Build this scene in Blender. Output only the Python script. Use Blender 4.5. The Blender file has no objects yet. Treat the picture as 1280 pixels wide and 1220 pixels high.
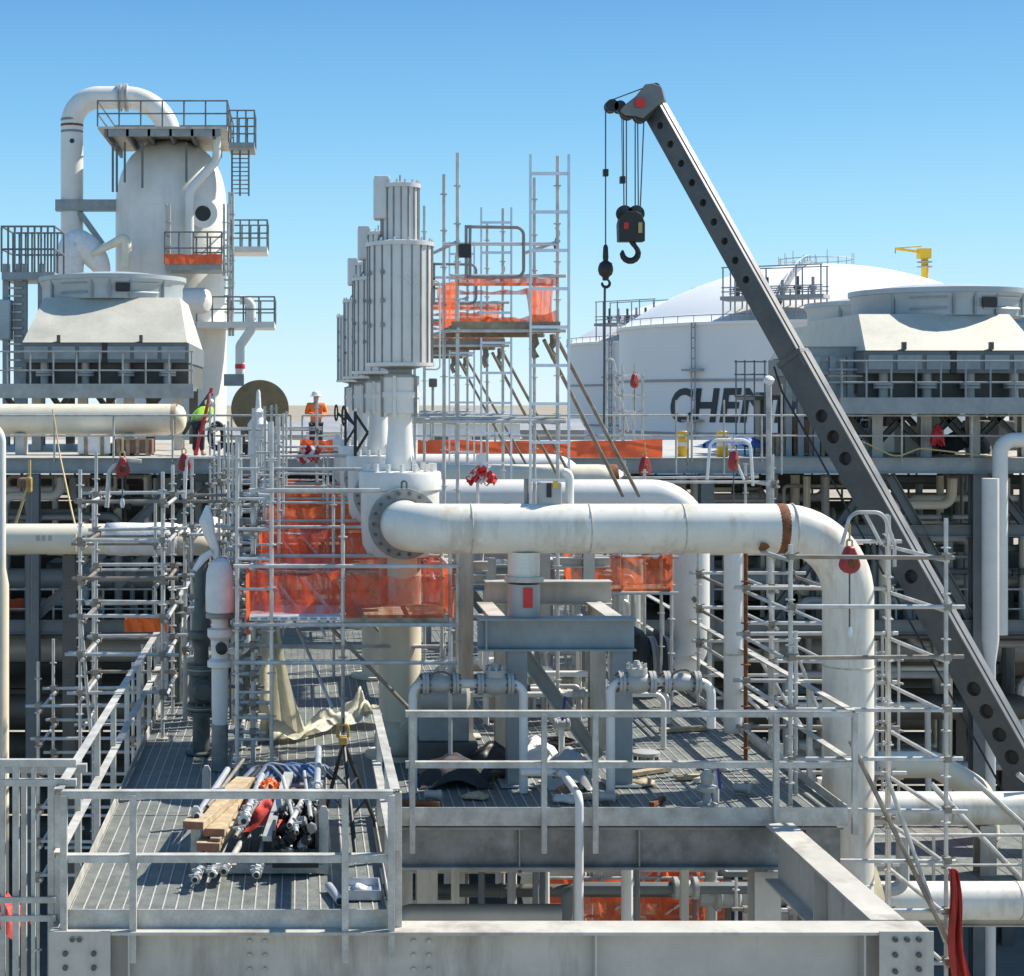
import bpy, math, random
from mathutils import Vector, Matrix, Quaternion
random.seed(7)
R = math.radians
sc = bpy.context.scene
COL = sc.collection

# ------------------------------------------------------------------ camera
FPX, VX, VY, CAMZ = 2100.0, 378.0, 500.0, 16.0     # focal length in photo pixels, vanishing point, eye height
cam_d = bpy.data.cameras.new('camera')
cam = bpy.data.objects.new('camera', cam_d); COL.objects.link(cam)
cam.location = (0, 0, CAMZ); cam.rotation_euler = (R(90), 0, 0)
cam_d.sensor_fit = 'HORIZONTAL'; cam_d.sensor_width = 36
cam_d.lens = 36 * FPX / 1280
cam_d.shift_x = (640 - VX) / 1280; cam_d.shift_y = -(610 - VY) / 1280
cam_d.clip_start = 0.5; cam_d.clip_end = 6000
sc.camera = cam

# ------------------------------------------------------------------ sky, sun, exposure
SUN_AZ, SUN_EL = 21.0, 47.0          # azimuth counted from +X towards +Y
w = bpy.data.worlds.new('World'); sc.world = w; w.use_nodes = True
wn = w.node_tree.nodes; wl_ = w.node_tree.links
bg = wn['Background']
sky = wn.new('ShaderNodeTexSky'); sky.sky_type = 'NISHITA'; sky.sun_disc = False
sky.sun_elevation = R(SUN_EL); sky.sun_rotation = R(90 - SUN_AZ)
sky.altitude = 0; sky.air_density = 1.0; sky.dust_density = 0.3; sky.ozone_density = 3.0
# the clear air of the photograph: pale cyan at the horizon to deep blue, the same all round, over the physical sky
tc = wn.new('ShaderNodeTexCoord'); sx = wn.new('ShaderNodeSeparateXYZ'); wl_.new(tc.outputs['Generated'], sx.inputs[0])
ramp = wn.new('ShaderNodeValToRGB'); cr = ramp.color_ramp
cr.elements[0].position = 0.0; cr.elements[0].color = (.70, .88, .95, 1)
cr.elements[1].position = 1.0; cr.elements[1].color = (.10, .23, .46, 1)
for p_, c_ in ((.024, (.60, .85, .96)), (.095, (.37, .71, .93)), (.164, (.21, .53, .85)), (.235, (.125, .37, .72)), (.5, (.12, .29, .56))):
    e_ = cr.elements.new(p_); e_.color = c_ + (1,)
wl_.new(sx.outputs['Z'], ramp.inputs['Fac'])
sc8 = wn.new('ShaderNodeVectorMath'); sc8.operation = 'SCALE'; sc8.inputs['Scale'].default_value = 1 / .12 / 1.5
wl_.new(ramp.outputs[0], sc8.inputs[0])
mixs = wn.new('ShaderNodeMix'); mixs.data_type = 'RGBA'; mixs.inputs[0].default_value = .93
wl_.new(sky.outputs[0], mixs.inputs[6]); wl_.new(sc8.outputs[0], mixs.inputs[7]); wl_.new(mixs.outputs[2], bg.inputs['Color'])
bg.inputs['Strength'].default_value = 0.12
sun_d = bpy.data.lights.new('sun', 'SUN'); sun_d.energy = 5.0; sun_d.angle = R(0.53); sun_d.color = (1.0, 0.93, 0.82)
sun = bpy.data.objects.new('sun', sun_d); COL.objects.link(sun)
sv = Vector((math.cos(R(SUN_AZ)) * math.cos(R(SUN_EL)), math.sin(R(SUN_AZ)) * math.cos(R(SUN_EL)), math.sin(R(SUN_EL))))
sun.rotation_euler = sv.to_track_quat('Z', 'Y').to_euler(); sun.location = (40, 20, 60)
vs = sc.view_settings
vs.view_transform = 'Standard'; vs.look = 'None'; vs.exposure = 0.68; vs.gamma = 1.0; vs.use_curve_mapping = False
sc.render.engine = 'CYCLES'
sc.cycles.use_denoising = True; sc.cycles.max_bounces = 6; sc.cycles.transparent_max_bounces = 10
sc.cycles.diffuse_bounces = 3; sc.cycles.glossy_bounces = 3; sc.cycles.caustics_reflective = False; sc.cycles.caustics_refractive = False

# ------------------------------------------------------------------ materials
MATS = {}
def mat(name, c, rough=0.5, metal=0.0, var=0.12, scale=3.0, dirt=None, dirt_amt=0.0, dirt_scale=1.2, bump=0.0, bscale=60.0, streak=False, alpha=1.0, transl=0.0, fine=0.0, anoise=0.0):
    m = bpy.data.materials.new(name); m.use_nodes = True; MATS[name] = m
    nt = m.node_tree; N = nt.nodes; L = nt.links; b = N['Principled BSDF']
    geo = N.new('ShaderNodeNewGeometry')
    pos = geo.outputs['Position']
    n1 = N.new('ShaderNodeTexNoise'); n1.inputs['Scale'].default_value = scale; n1.inputs['Detail'].default_value = 6; n1.inputs['Roughness'].default_value = .65
    L.new(pos, n1.inputs['Vector'])
    r1 = N.new('ShaderNodeValToRGB')
    lo = tuple(max(0, x * (1 - var * 1.6)) for x in c) + (1,); hi = tuple(min(1, x * (1 + var)) for x in c) + (1,)
    r1.color_ramp.elements[0].position = .3; r1.color_ramp.elements[0].color = lo
    r1.color_ramp.elements[1].position = .7; r1.color_ramp.elements[1].color = hi
    L.new(n1.outputs['Fac'], r1.inputs['Fac'])
    col = r1.outputs['Color']
    if fine:
        n3 = N.new('ShaderNodeTexNoise'); n3.inputs['Scale'].default_value = scale * 14; n3.inputs['Detail'].default_value = 3
        L.new(pos, n3.inputs['Vector'])
        mr = N.new('ShaderNodeMapRange'); mr.inputs[1].default_value = .35; mr.inputs[2].default_value = .65
        mr.inputs[3].default_value = 1 - fine; mr.inputs[4].default_value = 1 + fine * .5
        L.new(n3.outputs['Fac'], mr.inputs[0])
        mx0 = N.new('ShaderNodeMix'); mx0.data_type = 'RGBA'; mx0.blend_type = 'MULTIPLY'; mx0.inputs[0].default_value = 1
        L.new(col, mx0.inputs[6]); L.new(mr.outputs[0], mx0.inputs[7]); col = mx0.outputs[2]
    if dirt is not None:
        mp = N.new('ShaderNodeMapping'); mp.inputs['Scale'].default_value = (1, 1, .18) if streak else (1, 1, 1)
        L.new(pos, mp.inputs['Vector'])
        n2 = N.new('ShaderNodeTexNoise'); n2.inputs['Scale'].default_value = dirt_scale; n2.inputs['Detail'].default_value = 8; n2.inputs['Roughness'].default_value = .7
        L.new(mp.outputs[0], n2.inputs['Vector'])
        r2 = N.new('ShaderNodeValToRGB')
        r2.color_ramp.elements[0].position = .5; r2.color_ramp.elements[0].color = (0, 0, 0, 1)
        r2.color_ramp.elements[1].position = .75; r2.color_ramp.elements[1].color = (dirt_amt,) * 3 + (1,)
        L.new(n2.outputs['Fac'], r2.inputs['Fac'])
        mx = N.new('ShaderNodeMix'); mx.data_type = 'RGBA'
        L.new(r2.outputs['Color'], mx.inputs[0]); L.new(col, mx.inputs[6]); mx.inputs[7].default_value = tuple(dirt) + (1,)
        col = mx.outputs[2]
    L.new(col, b.inputs['Base Color'])
    mrr = N.new('ShaderNodeMapRange'); mrr.inputs[3].default_value = max(.05, rough - .12); mrr.inputs[4].default_value = min(1, rough + .12)
    L.new(n1.outputs['Fac'], mrr.inputs[0]); L.new(mrr.outputs[0], b.inputs['Roughness'])
    b.inputs['Metallic'].default_value = metal
    if bump:
        nb = N.new('ShaderNodeTexNoise'); nb.inputs['Scale'].default_value = bscale; nb.inputs['Detail'].default_value = 4
        L.new(pos, nb.inputs['Vector'])
        bp = N.new('ShaderNodeBump'); bp.inputs['Strength'].default_value = bump; bp.inputs['Distance'].default_value = .02
        L.new(nb.outputs['Fac'], bp.inputs['Height']); L.new(bp.outputs[0], b.inputs['Normal'])
    if alpha < 1 or transl > 0:
        out = N['Material Output']; last = b.outputs[0]
        if transl:
            tl = N.new('ShaderNodeBsdfTranslucent'); L.new(col, tl.inputs['Color'])
            ms = N.new('ShaderNodeMixShader'); ms.inputs[0].default_value = transl
            L.new(last, ms.inputs[1]); L.new(tl.outputs[0], ms.inputs[2]); last = ms.outputs[0]
        if alpha < 1:
            tr = N.new('ShaderNodeBsdfTransparent')
            ms = N.new('ShaderNodeMixShader'); ms.inputs[0].default_value = alpha
            if anoise:
                ma = N.new('ShaderNodeMapRange'); ma.inputs[1].default_value = .35; ma.inputs[2].default_value = .65; ma.inputs[3].default_value = alpha - anoise; ma.inputs[4].default_value = min(1, alpha + anoise)
                na = N.new('ShaderNodeTexNoise'); na.inputs['Scale'].default_value = 7; na.inputs['Detail'].default_value = 5; mpa = N.new('ShaderNodeMapping'); mpa.inputs['Scale'].default_value = (1.6, 1.6, .35)
                L.new(pos, mpa.inputs['Vector']); L.new(mpa.outputs[0], na.inputs['Vector']); L.new(na.outputs['Fac'], ma.inputs[0]); L.new(ma.outputs[0], ms.inputs[0])
            L.new(tr.outputs[0], ms.inputs[1]); L.new(last, ms.inputs[2]); last = ms.outputs[0]
        L.new(last, out.inputs['Surface'])
    return m
mat('galv', (.54, .53, .49), .48, .15, .2, 4, (.2, .18, .15), .6, 2.5, fine=.08)
mat('scaff', (.56, .56, .54), .42, .3, .2, 4, (.3, .25, .2), .4, 3.0)
mat('scaff_old', (.29, .26, .22), .5, .4, .25, 4, (.28, .17, .09), .6, 3.0)
mat('alu', (.62, .66, .72), .35, .5, .1, 5)
mat('beam', (.53, .505, .45), .5, .1, .12, 1.1, (.17, .14, .11), .75, 2.2, streak=True, fine=.03)
mat('beam_weather_shade', (.25, .25, .24), .5, .2, .35, 1.6, (.45, .44, .41), .6, 3.0)  # weathered mottling; base also darkened for the shade under the deck edge
mat('beam_blue', (.29, .32, .33), .5, .2, .15, 2.5, (.2, .2, .19), .5, 1.6, streak=True)
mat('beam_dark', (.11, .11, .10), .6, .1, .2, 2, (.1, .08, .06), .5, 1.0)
mat('white', (.73, .715, .675), .38, 0, .05, 1.5, (.5, .46, .38), .45, 1.4, streak=True, fine=.03)
mat('cream', (.74, .68, .54), .45, 0, .06, 1.5, (.5, .43, .32), .45, 1.2, streak=True)
mat('pipe_paint', (.76, .73, .65), .4, 0, .07, 1.3, (.36, .27, .17), .85, 2.2, streak=True, fine=.03)
mat('pipe_weld', (.58, .54, .46), .5, 0, .3, 9, (.3, .2, .12), .7, 8)
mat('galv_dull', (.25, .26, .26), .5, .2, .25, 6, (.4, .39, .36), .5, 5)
mat('pipe_grey', (.40, .40, .385), .45, .1, .1, 1.5, (.3, .28, .24), .5, 1.2)
mat('motor', (.66, .63, .60), .3, .2, .07, 3, (.4, .37, .33), .4, 2.0, streak=True)
mat('motor_dark', (.25, .25, .25), .45, .3, .2, 5)
mat('plenum', (.56, .53, .45), .6, .1, .1, .9, (.40, .38, .33), .5, .7, fine=.05)
mat('plenum_ring', (.40, .45, .47), .5, .2, .1, 1.2, (.3, .3, .3), .4, 1.0)
mat('tank', (.76, .745, .74), .55, 0, .03, .06, (.68, .66, .65), .5, .05, streak=True)
mat('dome', (.80, .80, .79), .55, 0, .02, .06)
mat('tank_text', (.035, .045, .055), .6, 0, .1, .3)
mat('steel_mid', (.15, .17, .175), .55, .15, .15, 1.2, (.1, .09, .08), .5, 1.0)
mat('tank_steel', (.32, .33, .35), .6, .1, .1, .5)
mat('net', (.95, .17, .05), .7, 0, .25, 6, alpha=.74, transl=.45, anoise=.14)
mat('net_red', (.92, .11, .04), .7, 0, .3, 5, alpha=.56, transl=.42, anoise=.2)
mat('net_far', (.90, .16, .06), .7, 0, .15, 2, transl=.3)
mat('grating', (.19, .21, .20), .5, .1, .2, 6, (.3, .29, .26), .5, 1.5, fine=.35, bump=.6, bscale=120)
mat('lip_lit', (.52, .51, .48), .45, .0, .15, 8)  # pale lip tops carry the caught sunlight in their colour
mat('timber', (.50, .40, .26), .75, 0, .25, 9, (.3, .2, .1), .5, 4, fine=.2)
mat('timber_end', (.33, .14, .09), .8, 0, .2, 20)
mat('timber_old', (.30, .25, .18), .8, 0, .3, 6)
mat('black', (.022, .022, .022), .5, 0, .3, 5)
mat('rubber', (.03, .03, .032), .7, 0, .2, 8)
mat('red', (.36, .03, .03), .45, 0, .2, 6)
mat('red_tarp', (.50, .05, .04), .65, 0, .2, 5, bump=.4, bscale=12)
mat('orange', (.90, .16, .02), .6, 0, .15, 6)
mat('vest_orange', (.95, .20, .03), .8, 0, .1, 12)
mat('vest_lime', (.42, .85, .05), .8, 0, .1, 12)
mat('trouser', (.03, .035, .05), .85, 0, .2, 12)
mat('skin', (.48, .28, .19), .6, 0, .08, 20)
mat('hat', (.80, .80, .78), .35, 0, .03, 6)
mat('rust', (.20, .075, .03), .85, 0, .45, 9, (.32, .14, .05), .7, 12, bump=.3)
mat('rust_disc', (.21, .165, .09), .75, 0, .25, 2.2, (.32, .17, .07), .7, 1.6)
mat('green', (.085, .105, .098), .5, .1, .25, 7, (.12, .12, .11), .4, 4)
mat('boom', (.088, .098, .102), .45, .15, .2, 1.3, (.12, .105, .09), .7, 1.3, fine=.08)
mat('boom_lit_silver', (.17, .175, .175), .42, .2, .15, 1.6, (.25, .24, .23), .4, 1.5)  # sun on the boom top put into the colour; head itself is silver-grey
mat('yellow', (.75, .48, .03), .5, 0, .15, 4)
mat('wrap', (.80, .80, .79), .5, 0, .08, 6, bump=.5, bscale=25, transl=.12)
mat('sheet', (.76, .72, .56), .5, 0, .12, 4, (.6, .52, .35), .5, 2.5, bump=.5, bscale=14, transl=.25)
mat('blue', (.05, .13, .36), .5, 0, .25, 8)
mat('blue_old', (.16, .21, .30), .6, 0, .3, 8)
mat('yellow_old', (.42, .27, .06), .6, 0, .3, 8, (.15, .12, .08), .6, 9)
mat('blue_lever', (.03, .04, .28), .45, 0, .1, 8)
mat('rope', (.55, .42, .2), .8, 0, .15, 20)
mat('cable', (.10, .11, .12), .5, .4, .1, 8)
mat('ground', (.34, .305, .245), .9, 0, .2, .12, (.24, .21, .17), .6, .03, fine=.15)
mat('marsh', (.30, .26, .20), .95, 0, .25, .02)
mat('concrete', (.27, .255, .23), .85, 0, .12, .8, (.3, .28, .25), .5, .5)
mat('tag_red', (.62, .03, .03), .5, 0, .1, 10)
mat('brown_box', (.20, .11, .07), .8, 0, .2, 3)

# ------------------------------------------------------------------ builders
BASE = {}
def V(*a): return Vector(a)
def X(px, Y): return (px - VX) * Y / FPX
def Zp(py, Y): return CAMZ - (py - VY) * Y / FPX
def P(px, py, Y): return Vector((X(px, Y), Y, Zp(py, Y)))

def fillet(pts, rad, seg=6):
    pts = [Vector(p) for p in pts]
    if len(pts) < 3: return pts
    out = [pts[0]]
    for i in range(1, len(pts) - 1):
        a, b, c = pts[i - 1], pts[i], pts[i + 1]
        u = (a - b); v = (c - b)
        lu, lv = u.length, v.length; u.normalize(); v.normalize()
        ang = u.angle(v)
        if ang > 3.1: out.append(b); continue
        r = rad[i - 1] if isinstance(rad, (list, tuple)) else rad
        t = min(r / math.tan(ang / 2), lu * .49 if i > 1 else lu * .98, lv * .49 if i < len(pts) - 2 else lv * .98)
        rr = t * math.tan(ang / 2)
        bis = (u + v).normalized(); cen = b + bis * (rr / math.sin(ang / 2))
        s = b + u * t - cen; e = b + v * t - cen
        q = s.rotation_difference(e)
        for k in range(seg + 1):
            out.append(cen + Quaternion().slerp(q, k / seg) @ s)
    out.append(pts[-1])
    return out

class MB:
    def __init__(s): s.v = []; s.f = []
    def box(s, x0, x1, y0, y1, z0, z1):
        n = len(s.v)
        s.v += [Vector(p) for p in ((x0, y0, z0), (x1, y0, z0), (x1, y1, z0), (x0, y1, z0), (x0, y0, z1), (x1, y0, z1), (x1, y1, z1), (x0, y1, z1))]
        s.f += [tuple(n + i for i in q) for q in ((0, 3, 2, 1), (4, 5, 6, 7), (0, 1, 5, 4), (1, 2, 6, 5), (2, 3, 7, 6), (3, 0, 4, 7))]
        return s
    def obox(s, c, u, v, ww, a, b, d):           # oriented box, half sizes a,b,d along u,v,ww
        n = len(s.v); c = Vector(c); u = Vector(u) * a; v = Vector(v) * b; ww = Vector(ww) * d
        for k in (-1, 1):
            for i, j in ((-1, -1), (1, -1), (1, 1), (-1, 1)): s.v.append(c + u * i + v * j + ww * k)
        s.f += [tuple(n + i for i in q) for q in ((0, 3, 2, 1), (4, 5, 6, 7), (0, 1, 5, 4), (1, 2, 6, 5), (2, 3, 7, 6), (3, 0, 4, 7))]
        return s
    def bar(s, p, q, wd, ht, up=(0, 0, 1)):      # rectangular bar from p to q, ht along up
        p = Vector(p); q = Vector(q); d = (q - p); L = d.length; d.normalize()
        up = Vector(up)
        if abs(d.dot(up)) > .98: up = Vector((0, 1, 0))
        r = d.cross(up).normalized(); u = r.cross(d)
        return s.obox((p + q) / 2, r, u, -d, wd / 2, ht / 2, L / 2)
    def ring(s, c, u, v, r, n):
        k = len(s.v)
        for i in range(n):
            a = 2 * math.pi * i / n
            s.v.append(c + u * (r * math.cos(a)) + v * (r * math.sin(a)))
        return k
    def sweep(s, pts, r, n=12, caps=True):
        pts = [Vector(p) for p in pts]; m = len(pts)
        rs = r if isinstance(r, (list, tuple)) else [r] * m
        t0 = (pts[1] - pts[0]).normalized()
        a = Vector((0, 0, 1)) if abs(t0.z) < .9 else Vector((1, 0, 0))
        u = t0.cross(a).normalized(); ks = []
        tp = t0
        for i in range(m):
            if i == 0: t = t0
            elif i == m - 1: t = (pts[i] - pts[i - 1]).normalized()
            else:
                t = ((pts[i] - pts[i - 1]).normalized() + (pts[i + 1] - pts[i]).normalized())
                t = t.normalized() if t.length > 1e-6 else tp
            u = (tp.rotation_difference(t) @ u); u = (u - t * u.dot(t)).normalized()
            v = t.cross(u); tp = t
            ks.append(s.ring(pts[i], u, v, rs[i], n))
        for a_, b_ in zip(ks, ks[1:]):
            for i in range(n):
                j = (i + 1) % n
                s.f.append((a_ + i, a_ + j, b_ + j, b_ + i))
        if caps:
            s.f.append(tuple(ks[0] + i for i in reversed(range(n)))); s.f.append(tuple(ks[-1] + i for i in range(n)))
        return s
    def tube(s, p, q, r, n=10, r2=None): return s.sweep([p, q], [r, r if r2 is None else r2], n)
    def lathe(s, prof, o=(0, 0, 0), axis=(0, 0, 1), n=24, jit=0.0):
        o = Vector(o); t = Vector(axis).normalized()
        a = Vector((1, 0, 0)) if abs(t.x) < .9 else Vector((0, 1, 0))
        u = (a - t * a.dot(t)).normalized(); v = t.cross(u); ks = []
        for r, z in prof:
            k = s.ring(o + t * z, u, v, max(r, 1e-4), n); ks.append(k)
            if jit:
                for i in range(n): s.v[k + i] = s.v[k + i] + (s.v[k + i] - (o + t * z)) * random.uniform(-jit, jit)
        for a_, b_ in zip(ks, ks[1:]):
            for i in range(n):
                j = (i + 1) % n
                s.f.append((a_ + i, a_ + j, b_ + j, b_ + i))
        s.f.append(tuple(ks[0] + i for i in reversed(range(n)))); s.f.append(tuple(ks[-1] + i for i in range(n)))
        return s
    def ibeam(s, p, q, h, wd, tf=.02, tw=.014, up=(0, 0, 1)):
        p = Vector(p); q = Vector(q); d = (q - p).normalized(); up = Vector(up)
        if abs(d.dot(up)) > .98: up = Vector((0, 1, 0))
        r = d.cross(up).normalized(); u = r.cross(d)
        a, b, c, e = wd / 2, h / 2, tw / 2, h / 2 - tf
        prof = [(-a, -b), (a, -b), (a, -e), (c, -e), (c, e), (a, e), (a, b), (-a, b), (-a, e), (-c, e), (-c, -e), (-a, -e)]
        n = len(s.v)
        for o in (p, q):
            for x, y in prof: s.v.append(o + r * x + u * y)
        for i in range(12):
            j = (i + 1) % 12; s.f.append((n + j, n + i, n + 12 + i, n + 12 + j))
        for k, fl in ((0, False), (12, True)):
            for quad in ((0, 1, 2, 11), (3, 4, 9, 10), (5, 6, 7, 8)):
                qd = tuple(n + k + i for i in quad); s.f.append(qd[::-1] if fl else qd)
        return s
    def prism(s, poly, o, u, v, d):              # polygon in plane (u,v) at o, extruded by vector d
        o = Vector(o); u = Vector(u); v = Vector(v); d = Vector(d); n = len(s.v); m = len(poly)
        for a, b in poly: s.v.append(o + u * a + v * b)
        for a, b in poly: s.v.append(o + u * a + v * b + d)
        s.f.append(tuple(n + i for i in range(m))); s.f.append(tuple(n + m + i for i in reversed(range(m))))
        for i in range(m):
            j = (i + 1) % m; s.f.append((n + j, n + i, n + m + i, n + m + j))
        return s
    def grid(s, fn, nu, nv):
        n = len(s.v)
        for j in range(nv + 1):
            for i in range(nu + 1): s.v.append(Vector(fn(i / nu, j / nv)))
        for j in range(nv):
            for i in range(nu):
                a = n + j * (nu + 1) + i; s.f.append((a, a + 1, a + nu + 2, a + nu + 1))
        return s
    def bolts(s, c, axis, rad, k, br, bl, ph=0.0):   # ring of bolt heads
        c = Vector(c); t = Vector(axis).normalized()
        a = Vector((1, 0, 0)) if abs(t.x) < .9 else Vector((0, 1, 0))
        u = (a - t * a.dot(t)).normalized(); v = t.cross(u)
        for i in range(k):
            an = 2 * math.pi * i / k + ph; p = c + u * rad * math.cos(an) + v * rad * math.sin(an)
            s.tube(p, p + t * bl, br, 6)
        return s
    def mesh(s, name, m, base=(0, 0, 0), smooth=True, ang=35):
        me = bpy.data.meshes.new(name); b = Vector(base)
        me.from_pydata([tuple(v - b) for v in s.v], [], s.f)
        me.materials.append(MATS[m]); me.update()
        if smooth:
            me.polygons.foreach_set('use_smooth', [True] * len(me.polygons)); me.set_sharp_from_angle(angle=R(ang))
        return me
    def build(s, name, m, parent, label=None, smooth=True, bevel=0, kind=None, ang=35):
        o = bpy.data.objects.new(name, s.mesh(name, m, BASE[parent.name], smooth, ang)); COL.objects.link(o); o.parent = parent
        BASE[o.name] = BASE[parent.name]
        if label: o['label'] = label
        if kind: o['kind'] = kind
        if bevel: bv(o, bevel)
        return o
    def solo(s, name, m, label, cat, group=None, kind=None, smooth=True, bevel=0, ang=35):
        xs = [v.x for v in s.v]; ys = [v.y for v in s.v]; zs = [v.z for v in s.v]
        b = Vector(((min(xs) + max(xs)) / 2, (min(ys) + max(ys)) / 2, min(zs)))
        o = bpy.data.objects.new(name, s.mesh(name, m, b, smooth, ang)); COL.objects.link(o); o.location = b; BASE[o.name] = b
        if label: o['label'] = label
        if cat: o['category'] = cat
        if group: o['group'] = group
        if kind: o['kind'] = kind
        if bevel: bv(o, bevel)
        return o
def bv(o, wd):
    md = o.modifiers.new('bevel', 'BEVEL'); md.width = wd; md.segments = 2; md.limit_method = 'ANGLE'; md.angle_limit = R(40)
def thing(name, label, cat, loc, group=None):
    o = bpy.data.objects.new(name, None); COL.objects.link(o); o.location = loc; o.empty_display_size = .2
    o['label'] = label; o['category'] = cat; o['kind'] = 'thing'
    if group: o['group'] = group
    BASE[o.name] = Vector(loc); return o
SHARED = {}
def shared(key, fn):
    if key not in SHARED: SHARED[key] = fn()
    return SHARED[key]
def place(name, me, parent, loc, rot=None, scale=None):
    o = bpy.data.objects.new(name, me); COL.objects.link(o); o.parent = parent
    o.location = Vector(loc) - BASE[parent.name]
    if rot is not None: o.rotation_mode = 'QUATERNION'; o.rotation_quaternion = rot
    if scale: o.scale = scale
    BASE[o.name] = Vector(loc); return o
def tube(parent, name, p, q, r=.024, m='scaff', n=8):
    p = Vector(p); q = Vector(q); d = q - p
    me = shared(('t', r, m, n), lambda: MB().tube((0, 0, 0), (0, 0, 1), r, n).mesh('tube', m))
    return place(name, me, parent, p, d.to_track_quat('Z', 'Y'), (1, 1, d.length))
def pole(parent, name, p, q, r=.024, m='scaff', step=.5):        # scaffold upright with its coupling discs
    p = Vector(p); q = Vector(q); b = MB().tube(p, q, r, 8); L = (q - p).length; d = (q - p).normalized(); t = .25
    while t < L:
        b.tube(p + d * t, p + d * (t + .012), r * 2.3, 8); t += step
    return b.build(name, m, parent)
def bar(parent, name, p, q, wd, ht, m='galv', up=(0, 0, 1), bevel=0):
    return MB().bar(p, q, wd, ht, up).build(name, m, parent, smooth=False, bevel=bevel)
def ib(parent, name, p, q, h, wd, m='beam', tf=.02, tw=.014, up=(0, 0, 1)):
    return MB().ibeam(p, q, h, wd, tf, tw, up).build(name, m, parent, smooth=False)
def copy_tree(o, parent=None):
    c = o.copy(); COL.objects.link(c); c.parent = parent; BASE[c.name] = BASE[o.name]
    for ch in list(o.children): copy_tree(ch, c)
    return c
def dup(root, off, label):
    c = copy_tree(root); c.location = root.location + Vector(off); c['label'] = label; return c
DZ = 11.55          # deck of the pump platform
MZ = 14.5           # deck of the module behind

# ================================================================== THE SETTING
MB().box(-3000, 3000, -60, 5000, -1, 0).solo('ground', 'ground', None, None, kind='structure', smooth=False)
MB().box(-2600, 2600, 700, 4600, .004, .05).solo('marsh_ground', 'marsh', None, None, kind='structure', smooth=False)
MB().box(-40, 60, 4, 64, .004, .12).solo('concrete_pavement', 'concrete', None, None, kind='structure', smooth=False)

# ------------------------------------------------------------------ girders under the near platform
def girder(name, label, p, q, h, wd, stiff, plates=(), m='beam'):
    p = Vector(p); q = Vector(q)
    t = thing(name, label, 'girder', (p + q) / 2 - Vector((0, 0, h / 2)))
    MB().ibeam(p, q, h, wd, .028, .016).build('web_and_flanges', m, t, smooth=False, bevel=.004)
    d = (q - p).normalized()
    for s in stiff:
        c = p + (q - p) * s
        for sg in (-1, 1):
            n = Vector((-d.y, d.x, 0)) * sg
            MB().obox(c + n * (wd / 4), d, n, (0, 0, 1), .008, wd / 4 - .012, h / 2 - .03).build('stiffener', m, t, smooth=False)
    return t
YF = 14.2
g = girder('girder', 'wide grey I-beam with bolted ends along the front below the handrail', (-2.14, YF + .16, 11.19), (5.32, YF + .16, 11.19), .62, .32, (.09, .62, .925))
for cx, wd, bl in ((-1.88, .52, ((-.06, .2), (-.12, .08), (.12, .08), (-.12, -.04), (.12, -.04), (.0, .2))), (5.1, .46, ((-.1, .2), (0, .2), (.1, .2), (-.1, .07), (.1, .07), (-.1, -.07), (.1, -.05)))):
    MB().box(cx - wd / 2, cx + wd / 2, YF - .022, YF - .004, 10.9, 11.515).build('end_plate', 'beam', g, smooth=False, bevel=.004)
    for bx, bz in bl:
        MB().tube((cx + bx, YF - .022, 11.25 + bz), (cx + bx, YF - .045, 11.25 + bz), .024, 6).build('bolt', 'beam_dark', g)
for bx in (-.45, -.32, .95, 1.08):
    for bz in (11.38, 11.26, 11.14, 11.02):
        MB().tube((bx, YF + .152, bz), (bx, YF + .13, bz), .02, 6).build('bolt', 'beam', g)
girder('girder', 'pale grey I-beam running back from the corner with the bolted end plate', (5.07, 14.55, 11.19), (5.07, 17.88, 11.19), .62, .30, (.5,))
g = girder('girder', 'grey fascia I-beam with upright stiffeners under the valve deck', (-2.0, 18.12, 11.19), (5.8, 18.12, 11.19), .46, .22, (.0, .38, .555, .72, .95), m='beam_weather_shade')
for k, (cx, cy, lab) in enumerate(((4.98, 18.12, 'grey steel column under the corner of the valve deck'), (-1.9, 18.5, 'grey steel column below the walkway beside the barred gate'),
                                  (-1.7, 30.0, 'steel column under the far stretch of the walkway'), (5.2, 30.0, 'steel column under the far end of the valve deck'),
                                  (1.7, 23.0, 'dark steel column under the middle of the valve deck'))):
    c = thing('column', lab, 'column', (cx, cy, 0))
    ib(c, 'shaft', (cx, cy, .1), (cx, cy, 10.95), .3, .28, 'beam')
    MB().box(cx - .28, cx + .28, cy - .28, cy + .28, .122, .16).build('base_plate', 'beam', c, smooth=False)

# ------------------------------------------------------------------ plank decks
def plank_mesh(L):
    b = MB(); pr = [(0, 0), (.1148, 0), (.1148, .056), (.109, .056), (.109, .05), (.006, .05), (.006, .056), (0, .056)]
    return b.prism(pr, (0, 0, 0), (1, 0, 0), (0, 0, 1), (0, L, 0)).mesh('plank', 'grating', smooth=False)
def plank_mesh2(L):
    me = plank_mesh(L); me.materials.append(MATS['lip_lit'])
    for i, p in enumerate(me.polygons):
        if p.center.z > .0555: p.material_index = 1
    return me
deck = thing('walkway_deck', 'grey galvanised plank deck carrying the pumps, valves and scaffolds', 'platform', (1, 18, DZ - .05))
rows = [(14.36, 3.62), (18.0, 3.58), (21.6, 3.58), (25.2, 3.58)]
far = MB()
for ri, (y0, L) in enumerate(rows):
    me = shared(('plank', L), lambda: plank_mesh2(L))
    n = 24 if ri == 0 else 68
    for i in range(n):
        x = -2.03 + i * .1153
        place('plank', me, deck, (x, y0, DZ - .05 + random.uniform(-.002, .002)))
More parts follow.
